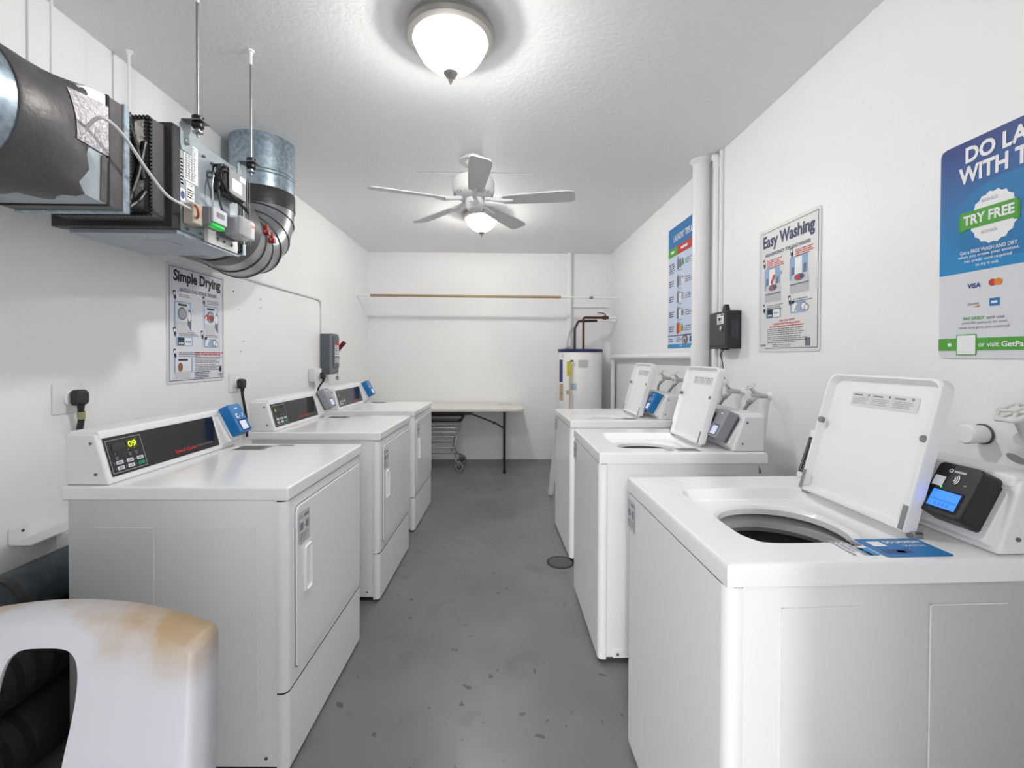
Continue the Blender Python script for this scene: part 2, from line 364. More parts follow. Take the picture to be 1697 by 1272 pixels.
def keypad(root, fr, a0, a1, b0, b1, full=True, lit='bright', txt=True):
    d = Print(fr, .0016); d.rr(a0, b0, a1, b1, .002, glass_blk); glass = d.build('display_panel', root)
    p = Print(fr, .0022); kw = .135
    p.outline(a0+.006, b0+.008, a0+.006+kw, b1-.010, .0016, ink_l); p.build('keypad_border', glass)
    bx, bw, bh = a0+.016, .027, .012
    for r_ in range(2):
        for c_ in range(3):
            q = Print(fr, .0030); x, y = bx+.008+c_*.040, b0+.016+(1-r_)*.018
            green = (c_ == 2 and r_ == 1); col = mat('button_green', (24, 138, 96), .45) if green else mat('button_grey', (206, 208, 214), .45)
            q.rr(x, y, x+bw, y+bh, .002, col)
            if not green: q.rect(x+.005, y+.003, x+.022, y+.0055, ink_g, .0002); q.rect(x+.007, y+.007, x+.020, y+.009, ink_g, .0002)
            q.rect(x-.006, y+.004, x-.0035, y+.0075, ink_l, -.0006); q.build('button', glass)
    q = Print(fr, .0024); bt = b1-.048
    q.rect(bx+.008, bt, bx+.062, bt+.026, mat('lcd_off', (52, 50, 46), .3)); q.build('display_window', glass)
    if lit:
        col = mat('led_yellow', (226, 255, 40), .4, emit=1.6) if lit == 'bright' else mat('led_dim', (150, 158, 48), .4, emit=.5)
        g = Print(fr, .0026)
        if lit == 'bright':
            g.rr(bx+.064, bt-.002, bx+.106, bt+.030, .004, mat('led_glow_green', (58, 66, 8), .4, emit=.3)); g.text('09', bx+.070, bt+.003, .031, col, .020, bold=.0)
        else:
            g.disc(bx+.020, bt+.010, .011, mat('led_dim_glow', (92, 94, 36), .4, emit=.3)); g.disc(bx+.020, bt+.010, .006, col, h=.0004)
        g.build('readout', glass)
    p = Print(fr, .0024)
    for (x, y) in ((.014, .052), (.066, .058), (.090, .058)):
        p.disc(a0+.016+x, b0+y+.018, .0022, ink_g); p.rect(a0+.013+x, b0+y+.004, a0+.024+x, b0+y+.007, ink_g); p.rect(a0+.014+x, b0+y-.002, a0+.022+x, b0+y+.001, ink_g)
    p.build('indicator_marks', glass)
    if txt:
        p = Print(fr, .0024); p.text('Speed Queen', a0+(a1-a0)*.52, b0+.012, .118, mat('print_red', (206, 58, 44), .5), .018, bold=.015); p.build('lettering', glass); p = Print(fr, .0024)
        p.text('Commercial Dryer', a0+(a1-a0)*.52+.124, b0+.016, .092, ink_g, .013); p.build('lettering', glass)
    return glass

def make_dryer(A, th, label, reader, lit, zb=.012, top_sticker=True):
    W, D, TOP, T = .6865, .713, .914, .0445
    t = thing('dryer', label, 'dryer', (A[0], A[1], 0), math.pi/2-th, 'front loading dryers along the left wall')
    for x in (.06, W-.06):
        for y in (.07, D-.08): lathe('foot', [(.02, 0), (.02, .008), (.012, .012), (.012, .03)], blackp, t, (x, y, 0), 12)
    sheet('body', [(.004, .0355), (.004, D-.02), (W-.004, D-.02), (W-.004, .0355)], zb+.012, TOP-T, enamel, t, .002)
    box('base_recess', .012, W-.012, .05, D-.03, zb+.004, zb+.02, shadowgap, t)
    # stamped stiffening panels on the side wall
    for y in (.10, .42):
        box('side_embossing', .0008, .0030, y, y+.19, TOP-T-.087, TOP-T-.085, enamel, t); box('side_embossing', .0008, .0030, y, y+.002, .10, TOP-T-.085, enamel, t)
    bolt = lathe('leveling_bolt', [(.006, 0), (.006, .004), (0, .005)], screw_m, t, (.003, .07, .05), 10, 'X')
    SPL = .258
    sheet('kick_panel', front_outline(W, .034, .022), zb, SPL-.0025, enamel, t, .002)
    # upper front panel with a recessed door opening
    n = 6; zt = TOP-T-.002
    fo = front_outline(W, .034, .022); sheet('front_panel', [(x, y+.001) for x, y in fo], SPL+.0025, zt, enamel, t, .002)
    # door panel: slightly proud with rounded corners and a dark gap round it
    fr = Frame((0, 0, 0), (1, 0, 0), (0, 0, 1))       # front face, n = -y
    dx0, dx1, dz0, dz1 = .052, W-.030, .302, TOP-T-.035
    ring = lambda w_, h_, r, y: [(x, y, z) for x, z in rrect(w_, h_, r, 5, (dx0+dx1)/2, (dz0+dz1)/2)]
    ww, hh = dx1-dx0, dz1-dz0
    loft('door_gap', [ring(ww+.005, hh+.005, .024, .004), ring(ww+.005, hh+.005, .024, -.0006)], mat('gap_grey', (120, 120, 122), .6), t)
    door = loft('door', [ring(ww, hh, .022, .003), ring(ww, hh, .022, -.004), ring(ww-.004, hh-.004, .020, -.006)], enamel, t)
    # recessed pull: dished frame
    hx, hz, hw, hh2 = dx0+.050+.028, .605, .050, .155
    rg = lambda k, r, y: [(hx+x*k[0], y, hz+z*k[1]) for x, z in rrect(hw, hh2, r, 5)]
    hd = loft('door_handle', [rg((1.06, 1.03), .010, -.0055), rg((1, 1), .010, -.0135), rg((.80, .93), .008, -.0135), rg((.62, .86), .006, .001)], enamel, door, cap0=False)
    asset_sticker(fr, dx0+.010, dz1-.132, .078, .105, 'sticker', door)
    o = door.children[-1]; o.location = (0, -.006, 0)
    for z in (.42, .72): box('hinge', W-.030, W-.020, -.002, .004, z-.04, z+.04, mat('hinge_grey', (120, 120, 122), .4, .4), t, .001, 1)
    top = prism('worktop', [(-.004, TOP-T), (D, TOP-T), (D, TOP), (-.004, TOP)], -.001, W+.001, enamel, t, bev=.007, seg=4)
    y0, sl, hg = .571, .046, .163
    console(t, W, y0, D, sl, hg, TOP)
    cf = console_frame(y0, sl, hg, TOP); rf = Frame((0, y0-.022, TOP+.022), (1, 0, 0), (0, .46, .888))
    keypad(t, cf, .030, .556, .022, .150, True, lit)
    # white reader housing at the far end
    hb = [cf.P(x, y, h) for x, y, h in ()]
    rgh = lambda k, h: [rf.P(x, y, h) for x, y in rrect(.104*k, .132*k, .006, 3, .620, .070)]
    loft('reader_housing', [rgh(1, -.055), rgh(1, .000), rgh(.95, .006)], plastic_w, t)
    card_reader(t, rf, .634, .090, reader)
    tf = Frame((0, 0, TOP), (1, 0, 0), (0, 1, 0))
    if top_sticker:
        p = Print(tf, .001); p.rr(.555, .385, .645, .520, .004, mat('sticker_dull', (150, 151, 153), .5)); p.lines(.562, .510, .640, 7, .016, ink_g); p.build('worktop_sticker', t)
        p = Print(tf, .001); p.rect(.645, .30, .662, .37, ink_g); p.build('worktop_sticker', t)
    return t

def make_washer(A, th, label, reader, W=.6512, blue=False):
    D, TOP, T, zb = .737, .914, .047, .018
    d = (math.sin(th), math.cos(th)); Bc = (A[0]+d[0]*W, A[1]+d[1]*W)
    t = thing('washing_machine', label, 'washing machine', (Bc[0], Bc[1], 0), -math.pi/2-th, 'top loading washers along the right wall')
    for x in (.06, W-.06):
        for y in (.07, D-.12): lathe('foot', [(.02, 0), (.02, .01), (.012, .014), (.012, .04)], blackp, t, (x, y, 0), 12)
    DB = .700
    sheet('body', [(.004, .036), (.004, DB), (W-.004, DB), (W-.004, .036)], zb+.01, TOP-T, enamel, t, .002)
    box('base_recess', .012, W-.012, .05, DB-.02, zb+.004, zb+.016, shadowgap, t)
    for y in (.115, .43): box('side_embossing', W-.0030, W-.0008, y, y+.17, TOP-T-.047, TOP-T-.045, enamel, t); box('side_embossing', W-.0030, W-.0008, y, y+.002, .12, TOP-T-.045, enamel, t)
    box('base_bracket', W-.0035, W-.0015, .065, .20, zb+.006, zb+.045, enamel, t, .001, 1)
    lathe('leveling_bolt', [(.006, 0), (.006, .004), (0, .005)], screw_m, t, (W-.002, .085, .04), 10, 'X')
    sheet('front_panel', front_outline(W, .0345, .024, .002), zb, TOP-T-.003, enamel, t, .002)
    fr = Frame((0, 0, 0), (1, 0, 0), (0, 0, 1)); asset_sticker(fr, .012, TOP-T-.118, .072, .100, 'sticker', t); t.children[-1].location = (0, -.0012, 0)
    # worktop with recessed deck and round opening
    cx, cyy = W-.300, .312; rw, rh, rcx, rcy = .395, .395, W-.300, .315
    hx, hy = .150, .152
    angs = sorted(set([2*math.pi*k/96 for k in range(96)] + [math.atan2(y-cyy, x-cx) % (2*math.pi) for x in (0, W) for y in (0, D)]))
    def ray_rect(a, x0, x1, y0, y1, r=0.0):
        ca, sa = math.cos(a), math.sin(a); ts = []
        if abs(ca) > 1e-9: ts += [(x1-cx)/ca if ca > 0 else (x0-cx)/ca]
        if abs(sa) > 1e-9: ts += [(y1-cyy)/sa if sa > 0 else (y0-cyy)/sa]
        tt = min(ts); x, y = cx+ca*tt, cyy+sa*tt
        return x, y
    def ray_super(a, rx, ry, n):
        ca, sa = math.cos(a), math.sin(a); k = (abs(ca/rx)**n+abs(sa/ry)**n)**(-1/n); return cx+ca*k, cyy+sa*k
    rect = lambda ins, z: [(*ray_rect(a, ins, W-ins, ins, D-ins), z) for a in angs]
    sup = lambda rx, ry, n, z: [(*ray_super(a, rx, ry, n), z) for a in angs]
    dz = .034
    rings = [rect(0, TOP-T), rect(0, TOP-.010), rect(.003, TOP-.003), rect(.010, TOP), sup(.206, .204, 8, TOP), sup(.203, .201, 8, TOP-.004), sup(.194, .192, 7, TOP-dz+.004), sup(.188, .186, 6, TOP-dz),
             sup(hx+.014, hy+.014, 2.3, TOP-dz), sup(hx+.006, hy+.006, 2.3, TOP-dz-.003), sup(hx, hy, 2.2, TOP-dz-.012), sup(hx, hy, 2.2, TOP-dz-.028)]
    loft('worktop', rings, enamel, t, False, False, ang=30)
    lathe('tub_ring', [(.250, -.012), (.175, -.012), (.160, -.022), (.156, -.040), (.166, -.055), (.250, -.060)], mat('tub_plastic', (186, 186, 188), .4), t, (cx, cyy, TOP-.064), 48, caps=False)
    lathe('wash_drum', [(.262, 0), (.258, -.02), (.255, -.38), (.10, -.40), (0, -.40)], mat('drum_steel', (92, 93, 96), .5, .3), t, (cx, cyy, TOP-.126), 48, caps=False)
    lathe('agitator', [(.12, -.40), (.07, -.36), (.05, -.20), (.045, -.14), (0, -.135)], mat('agitator_grey', (120, 120, 123), .5), t, (cx, cyy, TOP-.126), 32)
    # console
    y0, sl, hg = .588, .052, .158
    console(t, W, y0, D-.006, sl, hg, TOP)
    cf = console_frame(y0, sl, hg, TOP); rf = Frame((0, y0-.014, TOP+.020), (1, 0, 0), (0, .48, .877))
    keypad(t, cf, .022, .40, .022, .146, True, None, False)
    hcx = W-.105
    rgh = lambda k, h: [rf.P(x, y, h) for x, y in rrect(.160*k, .126*k, .008, 3, hcx, .064)]
    loft('reader_housing', [rgh(1, -.060), rgh(1, -.006), rgh(.94, .004)], plastic_w, t)
    card_reader(t, rf, hcx+.024, .078, reader)
    # open lid: shallow enamelled tray leaning back on its hinge
    LN = R(15.5); lf = Frame((W-.296, .504, TOP+.004), (1, 0, 0), (0, math.sin(LN), math.cos(LN)))
    LW, LH = .356, .372
    rg = lambda k, r, h: [lf.P(x*(LW-2*k), LH/2+y*(LH-2*k), h) for x, y in [(px/1, py/1) for px, py in rrect(1, 1, r, 6, rs=(r, r, r*.25, r*.25))]]
    lid = loft('lid', [rg(.004, .085, -.012), rg(0, .085, -.008), rg(0, .085, .018), rg(.003, .085, .022), rg(.008, .080, .022), rg(.017, .072, .004), rg(.024, .07, .002)], lidm, t, ang=40)
    p = Print(lf, .0030); lw = .205; p.rr(-lw/2+.01, LH*.76, lw/2+.01, LH*.76+.040, .003, mat('warning_label', (222, 222, 222), .5)); p.build('warning_label', lid)
    p = Print(lf, .0036)
    for k in range(3):
        x0 = -lw/2+.016+k*.066; p.rect(x0, LH*.76+.030, x0+.030, LH*.76+.034, ink_g); p.disc(x0+.050, LH*.76+.033, .0035, ink_g); p.lines(x0, LH*.76+.025, x0+.058, 4, .005, ink_l)
        if k: p.rect(x0-.005, LH*.76+.003, x0-.004, LH*.76+.037, ink_l)
    p.build('warning_print', lid)
    for sx in (-1, 1):
        x = sx*(LW/2-.014); o_ = lf.P(x, LH*.60, .012); tube('rubber_bumper', [o_, o_+lf.n*.012], .0085, mat('bumper_grey', (128, 128, 128), .6), lid, 12)
        x = sx*(LW/2-.010); V = [lf.P(x+a, b, h) for h in (.022, .024) for a, b in ((-.006, .004), (.006, .004), (.006, .062), (-.006, .062))]
        link('hinge_strip', V, [(0, 1, 2, 3), (4, 5, 6, 7), (0, 1, 5, 4), (1, 2, 6, 5), (2, 3, 7, 6), (3, 0, 4, 7)], steel, lid)
        box('hinge', W-.293+sx*.176-.012, W-.293+sx*.176+.012, .498, .520, TOP-.004, TOP+.012, steel, t, .002, 1)
    if blue:
        tf = Frame((0, 0, TOP), (1, 0, 0), (0, 1, 0)); a, b = W-.062, .350
        p = Print(tf, .001); p.rr(a-.046, b, a+.046, b+.150, .008, ink_mid); p.build('blue_sticker', t)
        p = Print(Frame(tf.P(a+.040, b+.004), (0, 1, 0), (-1, 0, 0)), .0014); p.text('DO LAUNDRY', .052, .058, .086, ink_w, .013, bold=.03); p.text('WITH', .078, .040, .05, ink_w, .009)
        p.rect(.012, .010, .074, .030, ink_dk); p.disc(.050, .018, .010, ink_w, .006); p.rect(.014, .045, .044, .070, ink_w); p.build('sticker_print', t)
        p = Print(tf, .001); p.lines(a-.04, b-.020, a+.04, 4, .012, ink_l); p.rect(a+.0, b-.030, a+.035, b-.005, ink_teal); p.rect(a-.04, b-.028, a-.012, b-.004, ink_g); p.build('sticker_print', t)
    else:
        tf = Frame((0, 0, TOP), (1, 0, 0), (0, 1, 0)); a, b = W-.062, .36
        p = Print(tf, .001); p.rr(a-.035, b, a+.035, b+.10, .004, ink_l); p.lines(a-.028, b+.09, a+.03, 6, .014, ink_g); p.rect(a-.025, b-.05, a+.02, b-.015, ink_l); p.build('worktop_sticker', t)
    return t

make_dryer((-.6720, 1.4192), .0256, 'white dryer nearest the plastic chair, its display reading 09', 'blue', 'bright')
make_dryer((-.6531, 2.4195), .0319, 'middle white dryer, with a grey card reader on its console', 'grey', 'dim')
make_dryer((-.6499, 3.3757), .0280, 'white dryer farthest from the camera, beside the folding table', 'blue', 'dim')
make_washer((.4544, .8821), -.0254, 'nearest white washer, open lid, black card reader with blue screen', 'black', blue=True)
make_washer((.4233, 1.9106), -.0069, 'middle white washer, open lid and grey card reader', 'grey')
make_washer((.4477, 2.8770), -.0318, 'white washer nearest the water heater, open lid and blue card reader', 'blue')

# ------------------------------------------------------------------ duct fan hung above the dryers
DXC, DZC = -1.310, 1.925
dt = thing('round_duct', 'large galvanised round duct with grey tape leading into the fan box', 'duct', (0, 0, 0))
tube('round_pipe', [(DXC, YF1, DZC), (DXC, .4, DZC), (DXC, 1.17, DZC)], .178, galv, dt, 56, False)
lathe('tape_band', [(.1815, 1.083), (.1835, 1.088), (.1835, 1.155), (.180, 1.20)], tape, dt, (DXC, 0, DZC), 56, 'Y')
HS = .158
def tr_pt(a, t, off=0.0):
    ca, sa = math.cos(a), math.sin(a); k = HS/max(abs(ca), abs(sa)); r = .180
    s = t*t*(3-2*t); q = (1-s)*r+s*k+off; return Vector((DXC+ca*q, 1.155+.190*t, DZC+sa*q))
NA = 64
loft('transition', [[tr_pt(R(45)+2*math.pi*k/NA, i/8) for k in range(NA)] for i in range(9)], galv_lt, dt, False, False, ang=50)
# tape over the curved half of the transition
def patch(name, a0, a1, t0, t1, m, off, na=14, ntt=6, wob=0.0):
    rnd = random.Random(3); V, F = [], []
    for i in range(na+1):
        a = R(a0+(a1-a0)*i/na); e = t1+wob*math.sin(i*1.7)+wob*.5*rnd.uniform(-1, 1)
        for j in range(ntt+1): V.append(tr_pt(a, t0+(e-t0)*j/ntt, off))
    for i in range(na):
        for j in range(ntt): b = i*(ntt+1)+j; F.append((b, b+1, b+ntt+2, b+ntt+1))
    return link(name, V, F, m, dt, ang=60)
patch('tape_patch', -75, 70, 0, .62, tape, .0025, 24, 6, .06)
patch('tape_patch', -44, -8, .86, 1.0, tape, .003, 8, 3, .0)
patch('foil_patch', -6, 38, .38, .98, foil, .005, 8, 6)
sq = lambda y, h_, cx=DXC, cz=DZC: [(cx+sx*h_, y, cz+sz*h_) for sx, sz in ((1, 1), (-1, 1), (-1, -1), (1, -1))]
loft('square_collar', [sq(1.345, HS+.001), sq(1.400, HS+.001)], tape, dt, False, False)
loft('seam_strip', [sq(1.338, HS+.003), sq(1.346, HS+.003)], shadowgap, dt)
loft('collar_flange', [sq(1.392, HS+.002), sq(1.394, HS+.006), sq(1.412, HS+.006)], galv, dt, False, False)

fb = thing('duct_fan', 'square inline duct fan box hung from rods above the dryers', 'fan unit', (0, 0, 0))
FX0, FX1, FY0, FY1, FZ0, FZ1 = -1.530, -1.125, 1.562, 1.945, 1.767, 2.122
CZ2 = 1.947
loft('fabric_connector', [sq(1.413, HS-.002), sq(1.430, HS-.012), sq(1.465, HS-.020, DXC, 1.936), sq(1.492, HS-.010, DXC, CZ2), sq(1.502, HS-.002, DXC, CZ2)], rubber_blk, fb, False, False, ang=10)
for (y0_, y1_) in (((1.420, 2.075), (1.485, 1.90)), ((1.425, 1.80), (1.490, 2.02)), ((1.43, 1.79), (1.49, 1.86))):
    tube('fabric_fold', [(DXC+HS-.010, y0_[0], y0_[1]), (DXC+HS-.012, (y0_[0]+y1_[0])/2+.01, (y0_[1]+y1_[1])/2), (DXC+HS-.008, y1_[0], y1_[1])], .007, rubber_blk, fb, 8)
def teeth(name, y, cz, h_, n=26):
    bm = bmesh.new(); st = 2*h_/n
    for i in range(n):
        for (sx, ax) in ((1, 'x'), (-1, 'z'), (1, 'z')):
            p_ = -h_+st*(i+.25)
            if ax == 'x': bbox(bm, DXC+h_-.002, DXC+h_+.003, y-.006, y+.006, cz+p_, cz+p_+st*.55)
            else: bbox(bm, DXC+p_, DXC+p_+st*.55, y-.006, y+.006, cz+sx*h_-.003, cz+sx*h_+.003)
    return finish(name, bm, mat('serrated_dark', (34, 34, 36), .5), fb)
teeth('serrated_strip', 1.418, DZC, HS-.001); teeth('serrated_strip', 1.500, CZ2, HS+.002)
loft('inlet_collar', [sq(1.506, HS+.001, DXC, CZ2), sq(1.550, HS+.003, DXC, CZ2), sq(1.576, HS+.003, DXC, CZ2)], tape, fb, False, False)
box('fan_housing', FX0, FX1, FY0+.012, FY1, FZ0, FZ1, galv_lt, fb, .004, 1)
box('front_tape', FX0-.002, FX1+.001, FY0, FY0+.040, FZ0-.002, FZ1+.002, tape_d, fb, .003, 1)
box('bottom_cover', FX0+.03, FX1-.004, FY0+.03, FY1-.01, FZ0-.018, FZ0, galv_lt, fb, .003, 1)
box('bottom_label', FX1-.18, FX1-.10, FY0+.10, FY0+.20, FZ0-.0195, FZ0-.018, ink_l, fb)
box('side_flange', FX1-.002, FX1+.010, FY0+.045, FY1-.01, FZ0-.020, FZ0-.016, galv_lt, fb)
boxes('inspection_panel', [(FX1, FX1+.004, FY0+.16, FY1-.012, FZ0-.008, FZ0+.070)], mat('pale_steel', (206, 208, 206), .4, .4), fb, .001)
for (y, z) in ((1.72, FZ1-.045), (1.77, FZ1-.05), (1.80, FZ0+.02), (1.84, FZ0+.018), (1.89, FZ0+.016), (1.90, FZ0+.05), (1.70, FZ0+.012), (1.63, FZ0+.012)):
    lathe('bolt', [(.006, 0), (.006, .004), (.003, .006), (0, .006)], screw_m, fb, (FX1+.003, y, z), 10, 'X')
ff = Frame((FX1, 0, 0), (0, 1, 0), (0, 0, 1))
p = Print(ff, .001); p.rect(1.618, 1.952, 1.690, 2.088, ink_w); p.build('data_label', fb)
p = Print(ff, .0014); [p.rect(1.626+k*.015, 1.962, 1.629+k*.015, 2.076, ink_l) for k in range(4)]; p.lines(1.624, 2.08, 1.685, 14, .009, ink_l); p.build('label_print', fb)
p = Print(ff, .001); p.rect(1.628, 1.885, 1.672, 1.948, ink_w); p.text('YSP', 1.636, 1.935, .028, ink_g, .010); p.lines(1.634, 1.925, 1.668, 4, .009, ink_l); p.build('data_label', fb)
p = Print(ff, .001); p.rect(1.598, 1.925, 1.616, 2.03, ink_l); p.lines(1.600, 2.02, 1.615, 8, .012, ink_g); p.build('data_label', fb)
p = Print(ff, .001); p.rect(1.598, 1.872, 1.622, 1.915, ink_w); p.disc(1.610, 1.893, .010, ink_dk, .014, .0003); p.build('blue_label', fb)
# outlet flexible connector
BX = (FX0+FX1)/2
rc = lambda y, hx, hz, cx, cz: [(cx+sx*hx, y, cz+sz*hz) for sx, sz in ((1, 1), (-1, 1), (-1, -1), (1, -1))]
loft('outlet_connector', [rc(1.945, .19, .17, BX, 1.945), rc(1.965, .175, .155, BX, 1.945), rc(1.99, .19, .17, BX, 1.945)], rubber_blk, fb, False, False, ang=10)
bm = bmesh.new()
for i in range(24): bbox(bm, BX+.188, BX+.195, 1.985, 1.995, 1.78+i*.0145, 1.788+i*.0145); bbox(bm, BX-.18+i*.015, BX-.172+i*.015, 1.985, 1.995, 1.771, 1.777)
finish('serrated_strip', bm, mat('serrated_dark', (34, 34, 36), .5), fb)
loft('outlet_plate', [rc(1.99, .197, .177, BX, 1.945), rc(2.012, .197, .177, BX, 1.945)], galv_lt, fb)
# hanger brackets with rubber isolators
def bracket(x, y, side, ztop=2.160):
    s = side; fx = FX1 if s > 0 else FX0
    o = prism('hanger_bracket', [(y-.030, 2.05), (y+.018, 2.05), (y+.026, 2.07), (y+.026, ztop-.02), (y+.012, ztop), (y-.02, ztop), (y-.036, ztop-.02), (y-.036, 2.07)], fx, fx+s*.004, galv_lt, fb)
    box('bracket_tab', min(fx, x)-.002 if s > 0 else x-.028, max(fx, x)+.028 if s > 0 else fx+.002, y-.026, y+.026, ztop-.004, ztop, steel, fb, .001, 1)
    lathe('bracket_bolt', [(.012, 0), (.012, .006), (.007, .010), (0, .010)], steel, fb, (fx+s*.004, y-.008, 2.085), 8, 'X')
    for z0_ in (ztop+.001, ztop-.024): lathe('rubber_isolator', [(.016, 0), (.019, .004), (.019, .015), (.015, .019), (0, .019)], rubber_blk, fb, (x, y, z0_), 18)
    lathe('washer_nut', [(.017, 0), (.017, .003), (.009, .003), (.009, .012), (0, .012)], steel, fb, (x, y, ztop-.040), 12)
for (x, y, s) in ((-1.085, 1.632, 1), (-1.085, 1.972, 1), (-1.615, 1.655, -1), (-1.615, 1.990, -1)): bracket(x, y, s)
LB = {0: 'bare threaded steel rod hanging at the near front corner of the fan box', 1: 'bare threaded steel rod hanging at the fan box corner by the vertical duct',
      2: 'white rod close to the wall, behind the duct transition', 3: 'white rod close to the wall, behind the fan box'}
for i, (x, y) in enumerate(((-1.085, 1.632), (-1.085, 1.972), (-1.615, 1.655), (-1.615, 1.990))):
    t = thing('hanger_rod', LB[i], 'rod', (x, y, 2.105), 0, 'rods the fan box hangs from')
    tube('rod', [(0, 0, 0), (0, 0, H-2.105)], .0048, steel if i < 2 else pvc, t, 10)
    lathe('ceiling_anchor', [(.016, 0), (.014, -.006), (.008, -.008), (.007, -.02), (0, -.02)], pvc, t, (0, 0, H-2.105), 14)
    if i < 2: tube('paint_sleeve', [(0, 0, H-2.105-.06), (0, 0, H-2.105)], .006, pvc, t, 10)
# power supply box and wiring
ps = thing('fan_motor_controller', 'black electrical box with wires on the side of the fan box', 'control box', (0, 0, 0))
box('case', FX1+.001, FX1+.045, 1.775, 1.915, 1.965, 2.075, blackp, ps, .004, 1)
box('cover', FX1+.045, FX1+.052, 1.800, 1.915, 1.968, 2.070, mat('aluminium_grey', (150, 151, 153), .4, .5), ps, .003, 1)
box('cover_label', FX1+.052, FX1+.053, 1.815, 1.880, 1.985, 2.035, ink_w, ps); box('cover_label', FX1+.052, FX1+.053, 1.87, 1.905, 2.04, 2.062, ink_w, ps)
for k, pts in enumerate((((-1.085, 1.80, 2.06), (-1.075, 1.755, 2.06), (-1.085, 1.745, 2.03), (-1.08, 1.775, 1.985), (-1.07, 1.84, 1.955), (-1.065, 1.905, 1.935)),
                         ((-1.085, 1.81, 2.05), (-1.07, 1.76, 2.045), (-1.08, 1.752, 2.02), (-1.075, 1.785, 1.972), (-1.07, 1.86, 1.945), (-1.065, 1.915, 1.925)),
                         ((-1.10, 1.775, 2.0), (-1.095, 1.765, 1.95), (-1.09, 1.775, 1.90), (-1.085, 1.785, 1.862)),
                         ((-1.10, 1.755, 2.05), (-1.10, 1.735, 1.98), (-1.10, 1.740, 1.90), (-1.10, 1.745, 1.86)))):
    tube('cable', curve(pts, 6), .0045 if k != 3 else .003, blackp if k != 3 else steel, ps, 8)
for k in range(5): tube('conduit_wire', [(FX1+.02+k*.006, 1.925+k*.006, 2.07), (FX1+.02+k*.006, 1.93+k*.006, 1.80)], .003, mat('wire_grey', (110, 112, 116), .5), ps, 6)
# pressure meter with green light
pm = thing('pressure_meter', 'small grey meter glowing green under the fan box labels', 'meter', (0, 0, 0))
box('back_plate', FX1+.001, FX1+.040, 1.610, 1.660, 1.795, 1.868, mat('beige_box', (196, 184, 170), .5), pm, .004, 1)
tube('red_wire', curve([(FX1+.042, 1.612, 1.858), (FX1+.055, 1.604, 1.845), (FX1+.052, 1.615, 1.825), (FX1+.040, 1.625, 1.815)], 6), .004, mat('wire_orange', (170, 84, 58), .5), pm, 8)
box('meter_body', FX1+.020, FX1+.068, 1.655, 1.745, 1.800, 1.872, mat('meter_grey', (118, 120, 126), .4), pm, .010, 3)
box('meter_face', FX1+.066, FX1+.076, 1.660, 1.744, 1.816, 1.872, mat('meter_face', (190, 192, 202), .4), pm, .004, 2)
box('meter_screen', FX1+.075, FX1+.0772, 1.680, 1.724, 1.838, 1.856, mat('meter_lcd', (92, 94, 98), .3), pm)
box('green_lens', FX1+.050, FX1+.0735, 1.662, 1.735, 1.797, 1.815, mat('green_lens', (24, 170, 62), .25, emit=.5), pm, .006, 3)
# clear junction box
jb = thing('junction_box', 'clear plastic junction box beside the green glowing meter', 'junction box', (0, 0, 0))
clear = mat('clear_plastic', (226, 228, 232), .15, alpha=.38)
box('base', FX1+.004, FX1+.030, 1.790, 1.900, 1.800, 1.885, mat('box_grey', (86, 88, 92), .5), jb, .005, 2)
box('inner_module', FX1+.030, FX1+.072, 1.800, 1.852, 1.812, 1.875, mat('module_grey', (112, 112, 116), .5), jb, .003, 1)
box('clear_cover', FX1+.030, FX1+.100, 1.792, 1.898, 1.800, 1.882, clear, jb, .010, 3)
box('end_cap', FX1+.060, FX1+.098, 1.868, 1.896, 1.806, 1.876, mat('translucent_white', (226, 224, 224), .35), jb, .006, 2)
box('red_mark', FX1+.0985, FX1+.1005, 1.868, 1.888, 1.852, 1.862, mat('pale_red', (214, 130, 126), .5), jb)
# pressure hose
hose = tube('pressure_hose', curve([tr_pt(R(8), .55, .004), tr_pt(R(14), .55, .05), (DXC+HS+.055, 1.33, 1.965), (DXC+HS+.050, 1.42, 1.905), (DXC+HS+.052, 1.50, 1.855), (FX1+.035, 1.56, 1.842), (FX1+.03, 1.608, 1.842)], 8), .0046,
            mat('milky_tube', (214, 214, 214), .35), None, 12)
tag(hose, 'milky plastic tube curving from the foil patch to the meter', 'tube')
# gored elbow and riser
el = thing('duct_riser', 'galvanised duct that turns up from the fan to the ceiling', 'duct', (0, 0, 0))
RX, RY, RR = -1.487, 2.83, .180
EC = Vector((RX, RY-.30, 1.945+.30)); gores = [Vector((BX-.01, 2.012, 1.945)), Vector((BX-.03, 2.10, 1.945)), Vector((RX+.05, 2.40, 1.945))]
gores += [EC+Vector((0, .30*math.sin(R(a)), -.30*math.cos(R(a)))) for a in (8, 30, 52, 74, 90)]
rads = [.180, .172, .176, .178, .18, .18, .18, .18]
V, F = tube_data(gores, rads, 48, False); link('elbow', V, F, mat('galvanised_elbow', (150, 154, 158), .3, .8, noise=(10, .1)), el, ang=18)
for i in (2, 3, 4, 5, 6, 7):
    d_ = (gores[min(i+1, 7)]-gores[i-1]).normalized(); tube('gore_seam', [gores[i]-d_*.006, gores[i]-d_*.002, gores[i]+d_*.002, gores[i]+d_*.006], [rads[i]+.001, rads[i]+.005, rads[i]+.005, rads[i]+.001], tape_d, el, 48, False)
tube('tape_band', [(RX, RY, 2.225), (RX, RY, 2.228), (RX, RY, 2.325), (RX, RY, 2.330)], [RR, RR+.003, RR+.003, RR], tape_d, el, 56, False)
tube('riser', [(RX, RY, 2.235), (RX, RY, H)], RR, galv, el, 56, False)
for z in (2.41, 2.43): tube('bead', [(RX, RY, z-.004), (RX, RY, z), (RX, RY, z+.004)], [RR, RR+.0035, RR], galv, el, 56, False)
